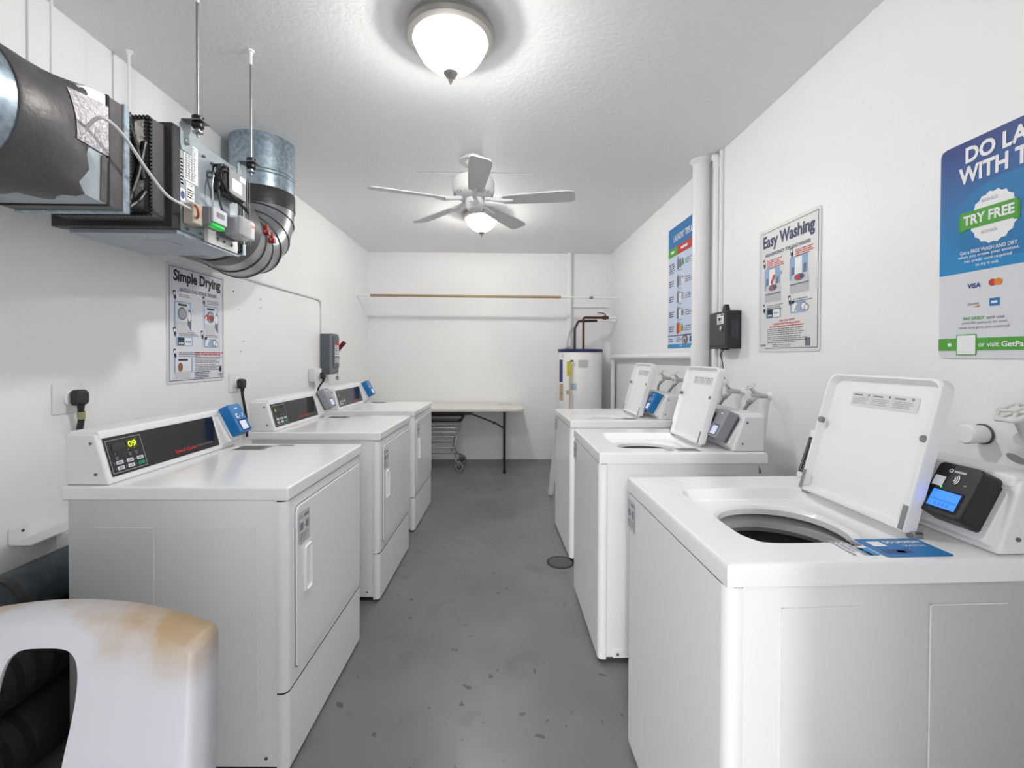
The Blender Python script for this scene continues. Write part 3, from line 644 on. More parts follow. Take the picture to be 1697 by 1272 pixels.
tube('grey_tape', [gores[1]+Vector((0, .03, 0)), gores[1]+Vector((-.012, .14, 0))], [.176, .178], tape, el, 48, False)
tp = thing('pressure_tap', 'pair of small red plastic taps on the duct elbow', 'tap', (0, 0, 0))
redp = mat('red_plastic', (150, 34, 28), .45)
for (y, z) in ((2.44, 1.985), (2.53, 1.965)):
    bx_ = RX+.05+.172+.0
    bx_ = -1.275 if y < 2.5 else -1.292
    tube('tap_body', [(bx_-.02, y, z), (bx_+.030, y, z)], .014, redp, tp, 10); box('tap_arm', bx_+.006, bx_+.022, y-.034, y+.034, z-.008, z+.008, redp, tp, .003, 1); box('tap_handle', bx_+.006, bx_+.022, y-.008, y+.008, z, z+.045, redp, tp, .003, 1)

# ------------------------------------------------------------------ left wall fittings
cdt = tube('wall_conduit', elbowed([(XL+.012, 2.05, 1.838), (XL+.012, 3.2, 1.838), (XL+.012, 4.232, 1.848), (XL+.012, 4.232, 1.525)], .09, 8), .011, pvc, None, 12)
tag(cdt, 'white painted conduit running along the left wall to the switch box', 'conduit')
ds = thing('disconnect_switch', 'dark grey electrical switch box with a red lever on the left wall', 'switch box', (XL, 4.315, 1.34))
dgrey = mat('switch_grey', (92, 100, 108), .45)
prism('enclosure', [(-.100, -.190), (.100, -.190), (.100, .190), (-.100, .190)], .001, .085, dgrey, ds, .006, 2)
box('cover', .083, .102, -.104, .104, -.180, .194, mat('switch_cover', (104, 112, 120), .42), ds, .008, 2)
box('cover_hood', .098, .112, -.045, .090, -.13, .17, dgrey, ds, .006, 2)
sf = Frame((.113, 0, 0), (0, 1, 0), (0, 0, 1)); pr_ = Print(sf, .0006)
pr_.rect(-.03, -.02, .075, .085, ink_w); pr_.rect(-.03, .088, .075, .112, ink_red); pr_.lines(-.022, .075, .07, 5, .018, ink_g); pr_.rect(-.03, -.085, .075, -.03, ink_l); pr_.build('warning_label', ds)
lathe('lever_boss', [(.045, 0), (.045, .02), (.03, .028), (0, .028)], blackp, ds, (.050, .103, .01), 20, 'Y')
box('lever', .025, .063, .116, .144, -.01, .15, mat('dark_red', (120, 26, 38), .45), ds, .006, 2, Matrix.Translation((.045, 0, 0)) @ Matrix.Rotation(R(42), 4, 'Y') @ Matrix.Translation((-.045, 0, .01)))
lathe('padlock', [(.016, -.012), (.018, -.008), (.018, .008), (.016, .012), (0, .012)], chrome, ds, (.095, .09, -.235), 16, 'X')
tube('padlock_shackle', curve([(.095, .078, -.222), (.095, .078, -.195), (.095, .09, -.185), (.095, .102, -.195), (.095, .102, -.222)], 5), .003, chrome, ds, 8)
def outlet(y, z, label, w=.122, h=.118, deep=.006, plug_y=.0, cord=None, tagged=False):
    t = thing('wall_outlet', label, 'outlet', (XL, y, z), 0, 'dryer outlets on the left wall')
    box('plate', .001, deep, -w/2, w/2, -h/2, h/2, plastic_w, t, min(.003, deep*.4), 2)
    lathe('socket_face', [(.034, 0), (.034, .006), (.030, .009), (0, .009)], plastic_w, t, (deep, plug_y, 0), 28, 'X')
    return t
def plug(y, z, x, label, pts, r=.008, tagged=False):
    t = thing('power_plug', label, 'plug', (XL+x, y, z), 0, 'dryer plugs on the left wall'); pb = mat('plug_black', (46, 47, 52), .5)
    loft('plug_body', [[(xx, yy*s, zz*s-.004) for yy, zz in rrect(.052, .062, .016, 4)] for xx, s in ((.002, .85), (.006, 1), (.026, 1), (.034, .85), (.037, .6))], pb, t, ang=50)
    tube('strain_relief', [(.022, 0, -.028), (.020, .002, -.045), (.018, .004, -.058)], [.013, .011, .009], pb, t, 12)
    c = tube('cord', curve([(.018, .004, -.055)]+pts, 8), r, pb, t, 10)
    if tagged: tube('tag_wrap', [(.018, .005, -.060), (.014, .010, -.088)], .0125, mat('yellow_tag', (170, 164, 120), .6), t, 10)
    return t
outlet(1.784, 1.160, 'square outlet plate above the dryer nearest the plastic chair', plug_y=.012)
plug(1.800, 1.164, .016, 'black plug and cord with a yellow tag, above the nearest dryer', [(.012, .012, -.09), (-.002, .018, -.16), (.0, .02, -.30)], .0105, True)
outlet(2.878, 1.155, 'square outlet plate just right of the Simple Drying poster', plug_y=.02)
plug(2.900, 1.150, .016, 'black plug and drooping cord just right of the Simple Drying poster', [(.012, .02, -.09), (.004, .055, -.16), (.0, .085, -.26), (.0, .09, -.36)], .0085)
outlet(4.045, 1.153, 'deep surface outlet box just below the grey switch box', .145, .115, .055, .03)
plug(4.078, 1.150, .066, 'black plug in the outlet box below the grey switch box', [(.0, .0, -.08), (-.03, .0, -.14), (-.05, .0, -.30)], .008)

# posters ----------------------------------------------------------
def poster(name, label, y_left, z0, w, h, side):
    fr = Frame((XL+.005, y_left, z0), (0, 1, 0), (0, 0, 1)) if side == 'L' else Frame((XR-.005, y_left, z0), (0, -1, 0), (0, 0, 1))
    t = thing(name, label, 'poster'); return t, fr
def board(t, fr, w, h, m, r=.012, th=.004):
    ring = lambda z: [fr.P(x, y, z) for x, y in rrect(w, h, r, 4, w/2, h/2)]
    return loft('board', [ring(-th), ring(0)], m, t)
ptag = lambda q, a, b: (q.poly([(a, b+.045), (a+.018, b+.05), (a+.024, b+.012), (a+.008, b+.010)], ink), q.disc(a+.012, b+.032, .006, ink_w, .009, .0003), q.poly([(a+.004, b+.012), (a+.026, b+.014), (a+.018, b-.004)], ink_n))
def front_load_pic(q, a, b, s=1.0, red=False):
    q.rr(a-.008*s, b+.02*s, a+.118*s, b+.155*s, .008*s, ink_blue); q.rr(a, b+.02*s, a+.110*s, b+.148*s, .004*s, mat('ink_paper', (226, 230, 238), .6), .0002)
    q.rect(a+.02*s, b+.132*s, a+.085*s, b+.143*s, ink, .0004); q.disc(a+.05*s, b+.092*s, .034*s, ink_slate, None, .0004); q.disc(a+.052*s, b+.092*s, .027*s, ink_l, None, .0006)
    q.poly([(a+.012*s, b-.01*s), (a+.088*s, b-.01*s), (a+.10*s, b+.05*s), (a+.0*s, b+.05*s)], mat('ink_paper_g', (206, 208, 212), .6), .0005)
    q.poly([(a+.088*s, b+.035*s), (a+.118*s, b+.0), (a+.118*s, b+.105*s), (a+.098*s, b+.125*s)], ink_slate, .0008); q.disc(a+.104*s, b+.08*s, .012*s, ink_w, .026*s, .001)
    if red: q.disc(a+.020*s, b+.088*s, .022*s, ink_red, .016*s, .0012); q.disc(a+.058*s, b+.085*s, .022*s, mat('ink_mix', (120, 92, 84), .6), .018*s, .0011); q.disc(a+.010*s, b+.084*s, .007*s, ink_w, .010*s, .0014)
def panel_pic(q, a, b):
    q.rr(a, b, a+.125, b+.050, .006, ink_blue); q.rect(a+.012, b+.005, a+.058, b+.045, ink, .0003); q.rect(a+.064, b+.005, a+.116, b+.045, ink_w, .0003)
    [q.rect(a+.018+k*.013, b+.010, a+.026+k*.013, b+.020, ink_w, .0005) for k in range(3)]; [q.rect(a+.072+k*.014, b+.018, a+.080+k*.014, b+.030, ink_slate, .0005) for k in range(3)]
def coins_pic(q, a, b):
    q.rr(a, b, a+.11, b+.052, .006, ink_blue); q.rect(a+.014, b+.008, a+.05, b+.048, ink_w, .0003); q.rect(a+.008, b+.045, a+.03, b+.060, ink, .0003)
    q.poly([(a+.03, b+.01), (a+.06, b+.014), (a+.07, b+.042), (a+.045, b+.04)], ink_l, .0005); q.disc(a+.095, b+.028, .018, ink_slate, None, .0005); q.disc(a+.095, b+.028, .014, ink_w, None, .0007); q.disc(a+.115, b+.020, .016, ink_slate, None, .0009); q.disc(a+.115, b+.020, .012, ink_w, None, .0011)
paper = mat('poster_white', (224, 226, 234), .42)
PW, PH = .463, .621
t, fr = poster('drying_poster', 'Simple Drying instruction poster on the left wall', 2.303, 1.179, PW, PH, 'L'); board(t, fr, PW, PH, paper)
q = Print(fr); q.outline(.012, .014, PW-.012, PH-.014, .003, ink); q.build('border', t)
q = Print(fr); q.text('Simple Drying', .042, PH-.105, .385, ink, .078, bold=.035); q.build('lettering', t)
q = Print(fr); q.text('SINGLE-LOAD STACK DRYERS', .085, PH-.138, .305, ink_slate, .020, bold=.03); q.build('lettering', t)
q = Print(fr); ptag(q, .038, PH-.185); q.lines(.080, PH-.152, .17, 2, .009, ink_g); front_load_pic(q, .055, PH-.345, 1.0); q.build('illustration', t)
q = Print(fr); ptag(q, .265, PH-.190); q.lines(.305, PH-.158, .43, 3, .009, ink_g); front_load_pic(q, .285, PH-.345, 1.0, True); q.build('illustration', t)
q = Print(fr); ptag(q, .038, PH-.375); q.lines(.078, PH-.348, .235, 3, .009, ink_g); panel_pic(q, .060, PH-.425); q.build('illustration', t)
q = Print(fr); ptag(q, .250, PH-.382); q.lines(.290, PH-.356, .42, 2, .009, ink_g); coins_pic(q, .275, PH-.430); q.build('illustration', t)
q = Print(fr); ptag(q, .038, PH-.488); q.lines(.078, PH-.458, .255, 3, .009, ink_g)
q.rr(.045, .055, .185, .135, .006, ink_blue); q.rr(.055, .030, .172, .135, .006, mat('ink_paper', (226, 230, 238), .6), .0002); q.rect(.075, .118, .145, .128, ink, .0004); q.disc(.090, .085, .018, ink_skin, .024, .0004); q.poly([(.06, .02), (.165, .02), (.170, .062), (.05, .062)], mat('ink_paper_g', (206, 208, 212), .6), .0003); q.build('illustration', t)
q = Print(fr); q.lines(.205, .165, .452, 2, .011, ink_red, .006); q.build('small_print', t)
q = Print(fr); q.lines(.205, .138, .45, 4, .0095, ink_g); q.lines(.205, .096, .45, 4, .0095, ink_g); q.lines(.200, .056, .36, 2, .009, ink_n); q.lines(.200, .036, .36, 2, .009, ink_n); q.build('small_print', t)
q = Print(fr); q.disc(.425, .066, .012, ink, .018); q.build('picture_mark', t); q = Print(fr); q.text('CSC', .405, .028, .042, ink, .013, bold=.03); q.build('emblem', t)

t, fr = poster('washing_poster', 'Easy Washing instruction poster on the right wall', 2.404, 1.356, .470, .643, 'R'); PW, PH = .470, .643; board(t, fr, PW, PH, mat('poster_cream', (226, 226, 226), .42))
q = Print(fr); q.rect(.022, PH-.020, PW-.012, PH-.016, ink_g); q.rect(PW-.016, .020, PW-.012, PH-.016, ink_g); q.rect(.062, .016, PW-.012, .020, ink_g); q.rect(.018, .05, .021, PH-.02, ink_l); q.build('border', t)
q = Print(fr); q.text('Easy Washing', .040, PH-.118, .395, ink_n, .082, bold=.035); q.build('lettering', t)
q = Print(fr); q.text('HIGH-EFFICIENCY TOP LOAD WASHER', .060, PH-.148, .350, ink_slate, .018, bold=.03); q.build('lettering', t)
def top_load_pic(q, a, b, clothes):
    q.rr(a-.004, b+.06, a+.125, b+.175, .008, ink_blue); q.rect(a+.035, b+.085, a+.085, b+.168, ink_w, .0002); q.rect(a+.010, b+.085, a+.030, b+.125, ink_slate, .0003); q.rect(a+.095, b+.085, a+.115, b+.130, ink_slate, .0003)
    q.poly([(a, b+.045), (a+.135, b+.045), (a+.125, b+.088), (a+.02, b+.088)], mat('ink_paper_g', (206, 208, 212), .6), .0004); q.rect(a, b, a+.132, b+.045, mat('ink_paper_h', (190, 192, 196), .6), .0004); q.rect(a, b+.038, a+.132, b+.045, ink_slate, .0006)
    q.disc(a+.068, b+.072, .036, ink_slate, .017, .0008); q.disc(a+.062, b+.072, .022, ink_red if not clothes else ink_skin, .012, .001); q.disc(a+.085, b+.074, .014, ink_n, .009, .0012)
    if clothes: q.poly([(a+.06, b+.085), (a+.09, b+.13), (a+.075, b+.14), (a+.05, b+.10)], ink_red, .0012); q.poly([(a+.085, b+.11), (a+.14, b+.135), (a+.14, b+.15), (a+.085, b+.125)], ink_blue, .0014)
q = Print(fr); ptag(q, .040, PH-.205); q.lines(.075, PH-.168, .215, 5, .009, ink_red); top_load_pic(q, .060, PH-.385, True); q.build('illustration', t)
q = Print(fr); ptag(q, .262, PH-.190); q.lines(.300, PH-.160, .44, 4, .009, ink_red); top_load_pic(q, .265, PH-.365, False); q.build('illustration', t)
q = Print(fr); ptag(q, .040, PH-.440); q.lines(.080, PH-.402, .225, 3, .010, ink_g); panel_pic(q, .070, PH-.470); q.build('illustration', t)
q = Print(fr); ptag(q, .250, PH-.420); q.lines(.290, PH-.392, .43, 2, .010, ink_g); coins_pic(q, .268, PH-.460); q.build('illustration', t)
q = Print(fr); q.text('FOR YOUR SAFETY', .185, .150, .120, ink_red, .010, bold=.02); q.build('lettering', t); q = Print(fr); q.text('PLEASE READ THE FOLLOWING', .140, .135, .20, ink_red, .010, bold=.02); q.build('lettering', t); q = Print(fr); q.lines(.10, .130, .40, 1, .01, ink_red); q.build('small_print', t)
q = Print(fr); q.lines(.085, .118, .395, 4, .0095, ink_g); q.lines(.085, .078, .395, 4, .0095, ink_g); q.lines(.13, .038, .30, 2, .009, ink_g); q.build('small_print', t)
q = Print(fr); q.rect(.375, .026, .410, .064, ink_slate); q.build('picture_mark', t); q = Print(fr); q.text('CSC', .020, .028, .036, ink, .012, bold=.03); q.disc(.062, .034, .005, ink); q.build('emblem', t)

t, fr = poster('tips_poster', 'tall blue and pale laundry tips poster partly behind the white pipe', 3.725, 1.398, .61, .975, 'R'); PW, PH = .61, .975; board(t, fr, PW, PH, mat('poster_ice', (206, 220, 242), .42), .004)
q = Print(fr); q.rect(0, PH-.170, PW, PH, ink_mid); q.build('header_band', t)
q = Print(fr, .0012); q.rect(.0, PH-.235, .19, PH-.165, ink_gr); q.rect(.19, PH-.235, PW, PH-.165, ink_red); q.build('header_band', t)
q = Print(fr, .0014); q.text('LAUNDRY TIPS & T', .115, PH-.120, .395, ink_w, .050, bold=.02); q.build('lettering', t)
for (x0_, x1_) in ((.06, .13), (.26, .40)): q = Print(fr, .0014); q.lines(x0_, PH-.188, x1_, 1, .03, ink_w, .018); q.build('small_print', t)
rnd = random.Random(5)
for k, b in enumerate((.63, .49, .365, .24, .12)):
    cols = [(ink_g, ink_slate, ink_gr), (ink_slate, ink_l, ink_w), (ink_g, ink_w, ink_l), (ink_slate, ink_w, ink_g), (ink_red, ink_or, ink_gr)][k]
    for j, cm_ in enumerate(cols):
        q = Print(fr); q.rr(.185+j*.045, b-.01+.01*j, .225+j*.045, b+.075-.012*j, .008, cm_); q.rect(.195+j*.045, b+.072-.012*j, .213+j*.045, b+.09-.012*j, ink_slate); q.build('illustration', t)
    q = Print(fr); q.rr(.50, b, .55, b+.07, .006, ink_or if k == 0 else ink_slate); q.rect(.515, b+.07, .535, b+.09, ink_slate); q.build('illustration', t)
    for (x0_, y0_, x1_, n_, dy_) in ((.020, b+.055, .145, 3 if k else 5, .017), (.345, b+.05, .47, 3, .016), (.20, b-.018, .30, 1, .012)):
        q = Print(fr); q.lines(x0_, y0_, x1_, n_, dy_, ink_n if x0_ < .1 else ink_g); q.build('small_print', t)
q = Print(fr); q.rect(0, .095, PW, .103, ink_n); q.build('rule_line', t)
q = Print(fr); q.disc(.345, .060, .055, ink_n, .040); q.disc(.340, .058, .040, ink_l, .030, .0004); q.disc(.35, .05, .02, ink_skin, .018, .0006); q.build('illustration', t)
q = Print(fr); q.rr(.43, .045, .52, .085, .005, ink_dk); q.build('illustration', t)
q = Print(fr); q.lines(.02, .075, .12, 2, .018, ink_n, .008); q.lines(.18, .080, .29, 3, .014, ink_g); q.build('small_print', t)
q = Print(fr, .001); q.rect(0, 0, PW, .030, ink_teal); q.text('csc', .25, .010, .05, ink_w, .012); q.build('footer_band', t)

t, fr = poster('promotion_poster', 'blue DO LAUNDRY promotion poster with a green TRY FREE badge', 1.398, 1.328, .46, .652, 'R'); PW, PH = .46, .652; board(t, fr, PW, PH, mat('poster_pale', (222, 224, 230), .40), .018)
grad = bpy.data.materials.new('poster_blue_print'); grad.use_nodes = True; nt = grad.node_tree; b_ = nt.nodes['Principled BSDF']; b_.inputs['Roughness'].default_value = .4
g_ = nt.nodes.new('ShaderNodeNewGeometry'); sx_ = nt.nodes.new('ShaderNodeSeparateXYZ'); nt.links.new(g_.outputs['Position'], sx_.inputs[0])
mr_ = nt.nodes.new('ShaderNodeMapRange'); mr_.inputs[1].default_value = 1.328+.27; mr_.inputs[2].default_value = 1.328+.652; nt.links.new(sx_.outputs[2], mr_.inputs[0])
cr_ = nt.nodes.new('ShaderNodeValToRGB'); cr_.color_ramp.elements[0].color = (*lin((30, 138, 200)), 1); cr_.color_ramp.elements[1].color = (*lin((50, 66, 132)), 1); nt.links.new(mr_.outputs[0], cr_.inputs[0]); nt.links.new(cr_.outputs[0], b_.inputs['Base Color'])
q = Print(fr, .0006); q.poly([(0, .258), (PW, .258), (PW, PH-.02), (PW-.02, PH-.001), (.018, PH-.001), (.005, PH-.006), (0, PH-.018)], grad); q.build('blue_field', t)
q = Print(fr, .0010); q.disc(.20, .40, .165, mat('ink_sky', (36, 120, 178), .5), .115, n=48); q.build('blue_halo', t)
for (s_, a_, b_, w_, h_) in (('DO LAUNDRY', .076, .584, .350, .048), ('WITH T', .057, .524, .182, .050)):
    q = Print(fr, .0014); q.text(s_, a_, b_, w_, ink_w, h_, bold=.035); q.build('lettering', t)
q = Print(fr, .0014); n = 36; q.poly([(.155+(.062+.0022*math.cos(k*math.pi))*math.cos(2*math.pi*k/n), .405+(.073+.0026*math.cos(k*math.pi))*math.sin(2*math.pi*k/n)) for k in range(n)], ink_w); q.build('badge', t)
for b_ in (.453, .362): q = Print(fr, .0020); q.text('BONUS', .124, b_, .042, ink_l, .009); q.build('lettering', t)
for x0_, x1_ in ((.060, .078), (.206, .222)): q = Print(fr, .0022); q.rect(x0_, .380, x1_, .430, mat('ink_green_dark', (70, 150, 60), .5)); q.build('ribbon_end', t)
q = Print(fr, .0026); q.rect(.067, .385, .216, .437, ink_gr); q.build('ribbon', t)
q = Print(fr, .0030); q.text('TRY FREE', .074, .397, .135, ink_w, .029, bold=.035); q.build('lettering', t)
for i, s_ in enumerate(('Get a FREE WASH AND DRY', 'when you create your account.', 'No credit card required', 'to try it out.')):
    q = Print(fr, .0014); q.text(s_, .140, .312-i*.0145, (.152, .162, .125, .062)[i], ink_w, .0108, bold=.012, align='C'); q.build('lettering', t)
q = Print(fr, .0014); q.text('VISA', .087, .208, .037, ink_dk, .014, bold=.03); q.build('lettering', t)
q = Print(fr, .0014); q.disc(.155, .217, .010, ink_red); q.disc(.170, .217, .010, ink_or, None, .0004); q.build('card_logo', t)
q = Print(fr, .0014); q.text('DISCOVER', .088, .158, .032, ink_g, .006, bold=.02); q.build('lettering', t)
q = Print(fr, .0014); q.poly([(.103, .151), (.121, .151), (.121, .157)], ink_or); q.build('card_logo', t)
q = Print(fr, .0014); q.rect(.148, .150, .174, .172, ink_mid); q.rect(.153, .157, .169, .164, ink_w, .0004); q.build('card_logo', t)
for (s_, a_, b_, w_, m_) in (('PAY EASILY', .076, .114, .060, ink_gr), ('and use', .141, .114, .046, ink_slate), ('auto-fill options to save', .072, .100, .122, ink_slate), ('time and give you control.', .064, .086, .137, ink_slate)):
    q = Print(fr, .0014); q.text(s_, a_, b_, w_, m_, .0095, bold=.02 if m_ is ink_gr else .005); q.build('lettering', t)
q = Print(fr, .0010); q.rect(0, .023, PW, .060, ink_gr); q.build('green_band', t)
q = Print(fr, .0016); q.rr(.030, .036, .042, .046, .002, ink_w); q.build('camera_icon', t)
for (s_, a_, b_, w_, h_) in (('or visit', .120, .034, .055, .013), ('GetPa', .181, .033, .054, .016)):
    q = Print(fr, .0016); q.text(s_, a_, b_, w_, ink_w, h_, bold=.02); q.build('lettering', t)
q = Print(fr, .0014); q.rr(.056, .009, .115, .072, .003, ink_gr); q.rr(.059, .012, .112, .069, .002, ink_w, .0004); q.build('white_square', t)

# ------------------------------------------------------------------ right wall pipes and fittings
bp = thing('vent_pipe', 'thick white vertical pipe in front of the tips poster', 'pipe', (XR-.066, 2.985, 0))
tube('pipe', [(0, 0, 0), (0, 0, 1.405)], .057, pvc, bp, 32); tube('upper_pipe', [(0, 0, 1.40), (0, 0, H)], .053, pvc, bp, 32)
lathe('ceiling_collar', [(.075, 0), (.073, -.008), (.060, -.016), (.053, -.030)], pvc, bp, (0, 0, H), 32)
tp2 = thing('water_pipe', 'thin white vertical pipe right beside the thick white pipe', 'pipe', (XR-.022, 2.855, 0))
tube('pipe', [(0, 0, .3), (0, 0, H-.06)], .020, pvc, tp2, 16); box('cover_strip', .004, .0215, -.045, -.022, .6, H, wall_m, tp2, .004, 2)
tube('top_elbow', curve([(0, 0, H-.10), (0, 0, H-.06), (-.004, .004, H-.035), (-.012, .018, H-.026)], 6), .024, pvc, tp2, 16)
hp = tube('drain_pipe', elbowed([(XR-.052, 3.046, 1.335), (XR-.052, 5.40, 1.320), (XR-.052, 5.40, .0)], .05, 6), .027, pvc, None, 18); tag(hp, 'white pipe running along the right wall and down beside the water heater', 'pipe')
bb = thing('lock_box', 'black metal box with a lock and white label on the right wall', 'box', (XR, 2.695, 1.490))
box('case', -.085, -.001, -.112, .112, -.112, .110, mat('box_black', (40, 41, 46), .45), bb, .003, 1); box('door', -.0885, -.085, -.098, .104, -.094, .100, mat('box_door', (52, 53, 59), .42), bb, .002, 1)
bf = Frame((-.0887, .104, -.094), (0, -1, 0), (0, 0, 1)); q = Print(bf, .0006); q.rect(.100, .128, .180, .190, ink_w); q.build('label_sticker', bb)
q = Print(bf, .0012); q.rect(.145, .178, .174, .185, ink); q.rect(.106, .178, .124, .184, ink_g); q.rect(.115, .148, .165, .168, ink_l); q.rect(.122, .150, .14, .166, ink_g); q.lines(.112, .142, .17, 2, .006, ink_g); q.build('label_print', bb)
lathe('lock', [(.014, .0), (.014, -.008), (.010, -.010), (0, -.010)], chrome, bb, (-.0885, -.055, .008), 18, 'X')
box('side_panel_plate', -.060, -.020, -.1135, -.112, -.05, .055, mat('box_panel', (58, 60, 66), .4), bb, .0005, 1)
lathe('antenna_cap', [(.024, 0), (.022, .012), (.016, .040), (.012, .043), (0, .043)], blackp, bb, (-.050, -.03, .110), 18)
tube('cord', curve([(-.050, -.02, -.110), (-.050, .010, -.125), (-.045, .045, -.150), (-.03, .050, -.20), (-.02, .045, -.30)], 6), .0028, blackp, bb, 8); box('cable_gland', -.065, -.035, -.045, .005, -.118, -.112, blackp, bb, .002, 1)
brass = mat('painted_valve', (196, 196, 197), .42, .15); hosem = mat('grey_hose', (140, 141, 144), .5); wheelm = mat('worn_white_wheel', (222, 222, 220), .45)
def valve(y, z, label, hose=None, out=.10, tilt=0.0, s=1.0, wheel_up=True):
    t = thing('water_valve', label, 'valve', (XR, y, z), 0, 'water valves on the right wall')
    lathe('wall_flange', [(.026*s, 0), (.024*s, -.006), (.014*s, -.010), (.013*s, -.04)], pvc, t, (0, 0, 0), 20, 'X')
    tube('valve_body', [(-.01, 0, 0), (-.045*s, 0, 0), (-out*.75, 0, .004), (-out, 0, .006)], [.013*s, .016*s, .018*s, .014*s], brass, t, 14)
    tube('stem', [(-out*.78, 0, .01), (-out*1.02, .0, .042*s), (-out*1.10, 0, .056*s)], [.012*s, .010*s, .006*s], brass, t, 12)
    tube('outlet_spout', [(-out*.72, 0, 0), (-out*.95, 0, -.022*s), (-out*1.10, 0, -.034*s)], [.014*s, .015*s, .016*s], brass, t, 14)
    c = Vector((-out*1.12, 0, .060*s)); ax = Vector((-.55, 0, .83)).normalized(); u, v = basis(ax); Rw = .030*s
    V, F = [], []
    ringp = [c+u*(Rw*math.cos(2*math.pi*k/28)*(1+.07*math.cos(k*2*math.pi*6/28)))+v*(Rw*math.sin(2*math.pi*k/28)*(1+.07*math.cos(k*2*math.pi*6/28))) for k in range(29)]
    tube_data(ringp, .0052*s, 8, False, V, F)
    for k in range(3):
        a = math.pi*k/3; d = u*math.cos(a)+v*math.sin(a); tube_data([c-d*Rw, c+d*Rw], .0042*s, 6, True, V, F)
    tube_data([c-ax*.006*s, c+ax*.008*s], .009*s, 12, True, V, F); link('handwheel', V, F, wheelm, t)
    if hose:
        tube('hose_nut', [(-out*1.06, 0, -.030*s), (-out*1.20, 0, -.046*s)], .017*s, steel, t, 10)
        tube('hose', curve([(-out*1.18, 0, -.044*s)]+hose, 8), .011*s, hosem, t, 12)
    return t
valve(4.30, 1.135, 'small white tap farthest along the right wall', None, .08, 0, .85)
valve(3.33, 1.150, 'tap with grey hose between the two farther washers', [(-.15, -.02, -.085), (-.165, -.03, -.14), (-.14, -.03, -.24), (-.06, -.02, -.40)], .09, 0, .82)
valve(3.62, 1.150, 'tap with hose behind the lid of the farthest washer', [(-.13, -.02, -.08), (-.12, -.03, -.18), (-.06, -.02, -.40)], .09, 0, .82)
valve(2.56, 1.128, 'left one of the two hose taps beside the black box', [(-.135, 0, -.070), (-.165, .0, -.12), (-.13, 0, -.22), (-.05, 0, -.40)], .095, 0, .82)
valve(2.30, 1.126, 'right one of the two hose taps beside the black box', [(-.135, 0, -.070), (-.165, .0, -.12), (-.13, 0, -.22), (-.05, 0, -.40)], .095, 0, .82)
valve(1.085, 1.120, 'white wheel valve at the right edge, with no hose attached', None, .105, 0, 1.25)
st = thing('pipe_stub', 'capped round white pipe stub behind the nearest washer lid', 'pipe', (XR, 1.265, 1.108))
tube('stub', [(-.001, 0, 0), (-.045, 0, 0)], .026, pvc, st, 24); tube('end_ring', [(-.001, 0, 0), (-.006, 0, 0)], .030, mat('rust_ring', (90, 84, 80), .6), st, 24); lathe('cap', [(.029, -.040), (.029, -.052), (.024, -.058), (0, -.058)], pvc, st, (0, 0, 0), 24, 'X')

# ------------------------------------------------------------------ back of the room
rod = thing('closet_rod', 'long wooden hanging rod across the back of the room', 'rod', (0, 5.272, 2.027))
wood = mat('rod_wood', (164, 138, 108), .5, noise=(6, .12))
tube('pole', [(-1.53, 0, .004), (.70, 0, -.004)], .0155, wood, rod, 16); tube('white_end', [(XL+.001, 0, .005), (-1.52, 0, .004)], .0125, pvc, rod, 14); tube('white_end', [(.69, 0, -.004), (XR-.001, 0, -.008)], .0115, pvc, rod, 14)
for x in (XL, XR): lathe('rod_socket', [(.028, 0), (.026, .010 if x < 0 else -.010), (.016, .014 if x < 0 else -.014)], pvc, rod, (x, 0, .005 if x < 0 else -.008), 20, 'X')
lathe('end_clip', [(.014, -.02), (.016, -.01), (.016, .01), (.014, .02)], steel, rod, (1.06, 0, -.006), 12, 'X')
vp = tube('riser_pipe', [(.865, YB-.036, 1.45), (.865, YB-.036, H)], .033, pvc, None, 20); tag(vp, 'white vertical pipe on the back wall above the water heater', 'pipe')
hp2 = tube('cross_pipe', [(.90, YB-.015, 1.955), (1.36, YB-.015, 1.958)], .007, pvc, None, 10); tag(hp2, 'thin white horizontal pipe on the back wall right of the vertical pipe', 'pipe')
wh = thing('water_heater', 'tall white cylindrical water heater with a navy rim', 'water heater', (.958, 5.42, 0))
HR = .262
lathe('tank', [(.235, 0), (.235, .05), (HR-.004, .055), (HR, .07), (HR, 1.39), (HR-.004, 1.396), (0, 1.40)], plastic_w, wh, (0, 0, 0), 64)
lathe('top_rim', [(HR+.006, 1.378), (HR+.008, 1.382), (HR+.008, 1.408), (HR+.002, 1.414), (0, 1.418)], mat('navy_rim', (30, 40, 92), .4), wh, (0, 0, 0), 64)
def cyl_print(a_deg, wd, z0, z1, m, name, r=HR+.0012, par=None):
    n = 5; V, F = [], []
    for i in range(n+1):
        a = R(a_deg)+(-wd/2+wd*i/n)/r; V += [(r*math.sin(a), -r*math.cos(a), z0), (r*math.sin(a), -r*math.cos(a), z1)]
    for i in range(n): F.append((2*i, 2*i+2, 2*i+3, 2*i+1))
    return link(name, V, F, m, par or wh)
NAV = mat('navy_label', (38, 52, 104), .5)
cyl_print(-70, .085, 1.02, 1.285, NAV, 'energy_label'); cyl_print(-68, .085, .80, 1.0, mat('label_tan', (196, 172, 150), .6), 'instruction_label'); cyl_print(-68, .075, .875, .885, ink_g, 'label_line', HR+.002)
cyl_print(-2, .115, 1.195, 1.285, mat('label_pale', (208, 209, 211), .5), 'rating_label')
for k in range(4): cyl_print(-2+k*.0, .09, 1.27-k*.02, 1.275-k*.02, ink_g if k == 0 else ink_l, 'label_line', HR+.002)
cyl_print(-28, .085, .935, 1.01, mat('label_sky', (178, 196, 216), .5), 'service_label'); cyl_print(-42, .05, .88, .93, mat('label_tan', (196, 172, 150), .6), 'service_label')
lathe('tank_port', [(.02, 0), (.02, .006), (0, .008)], mat('port_grey', (190, 190, 190), .5), wh, (-.235, -.118, 1.335), 16, 'X')
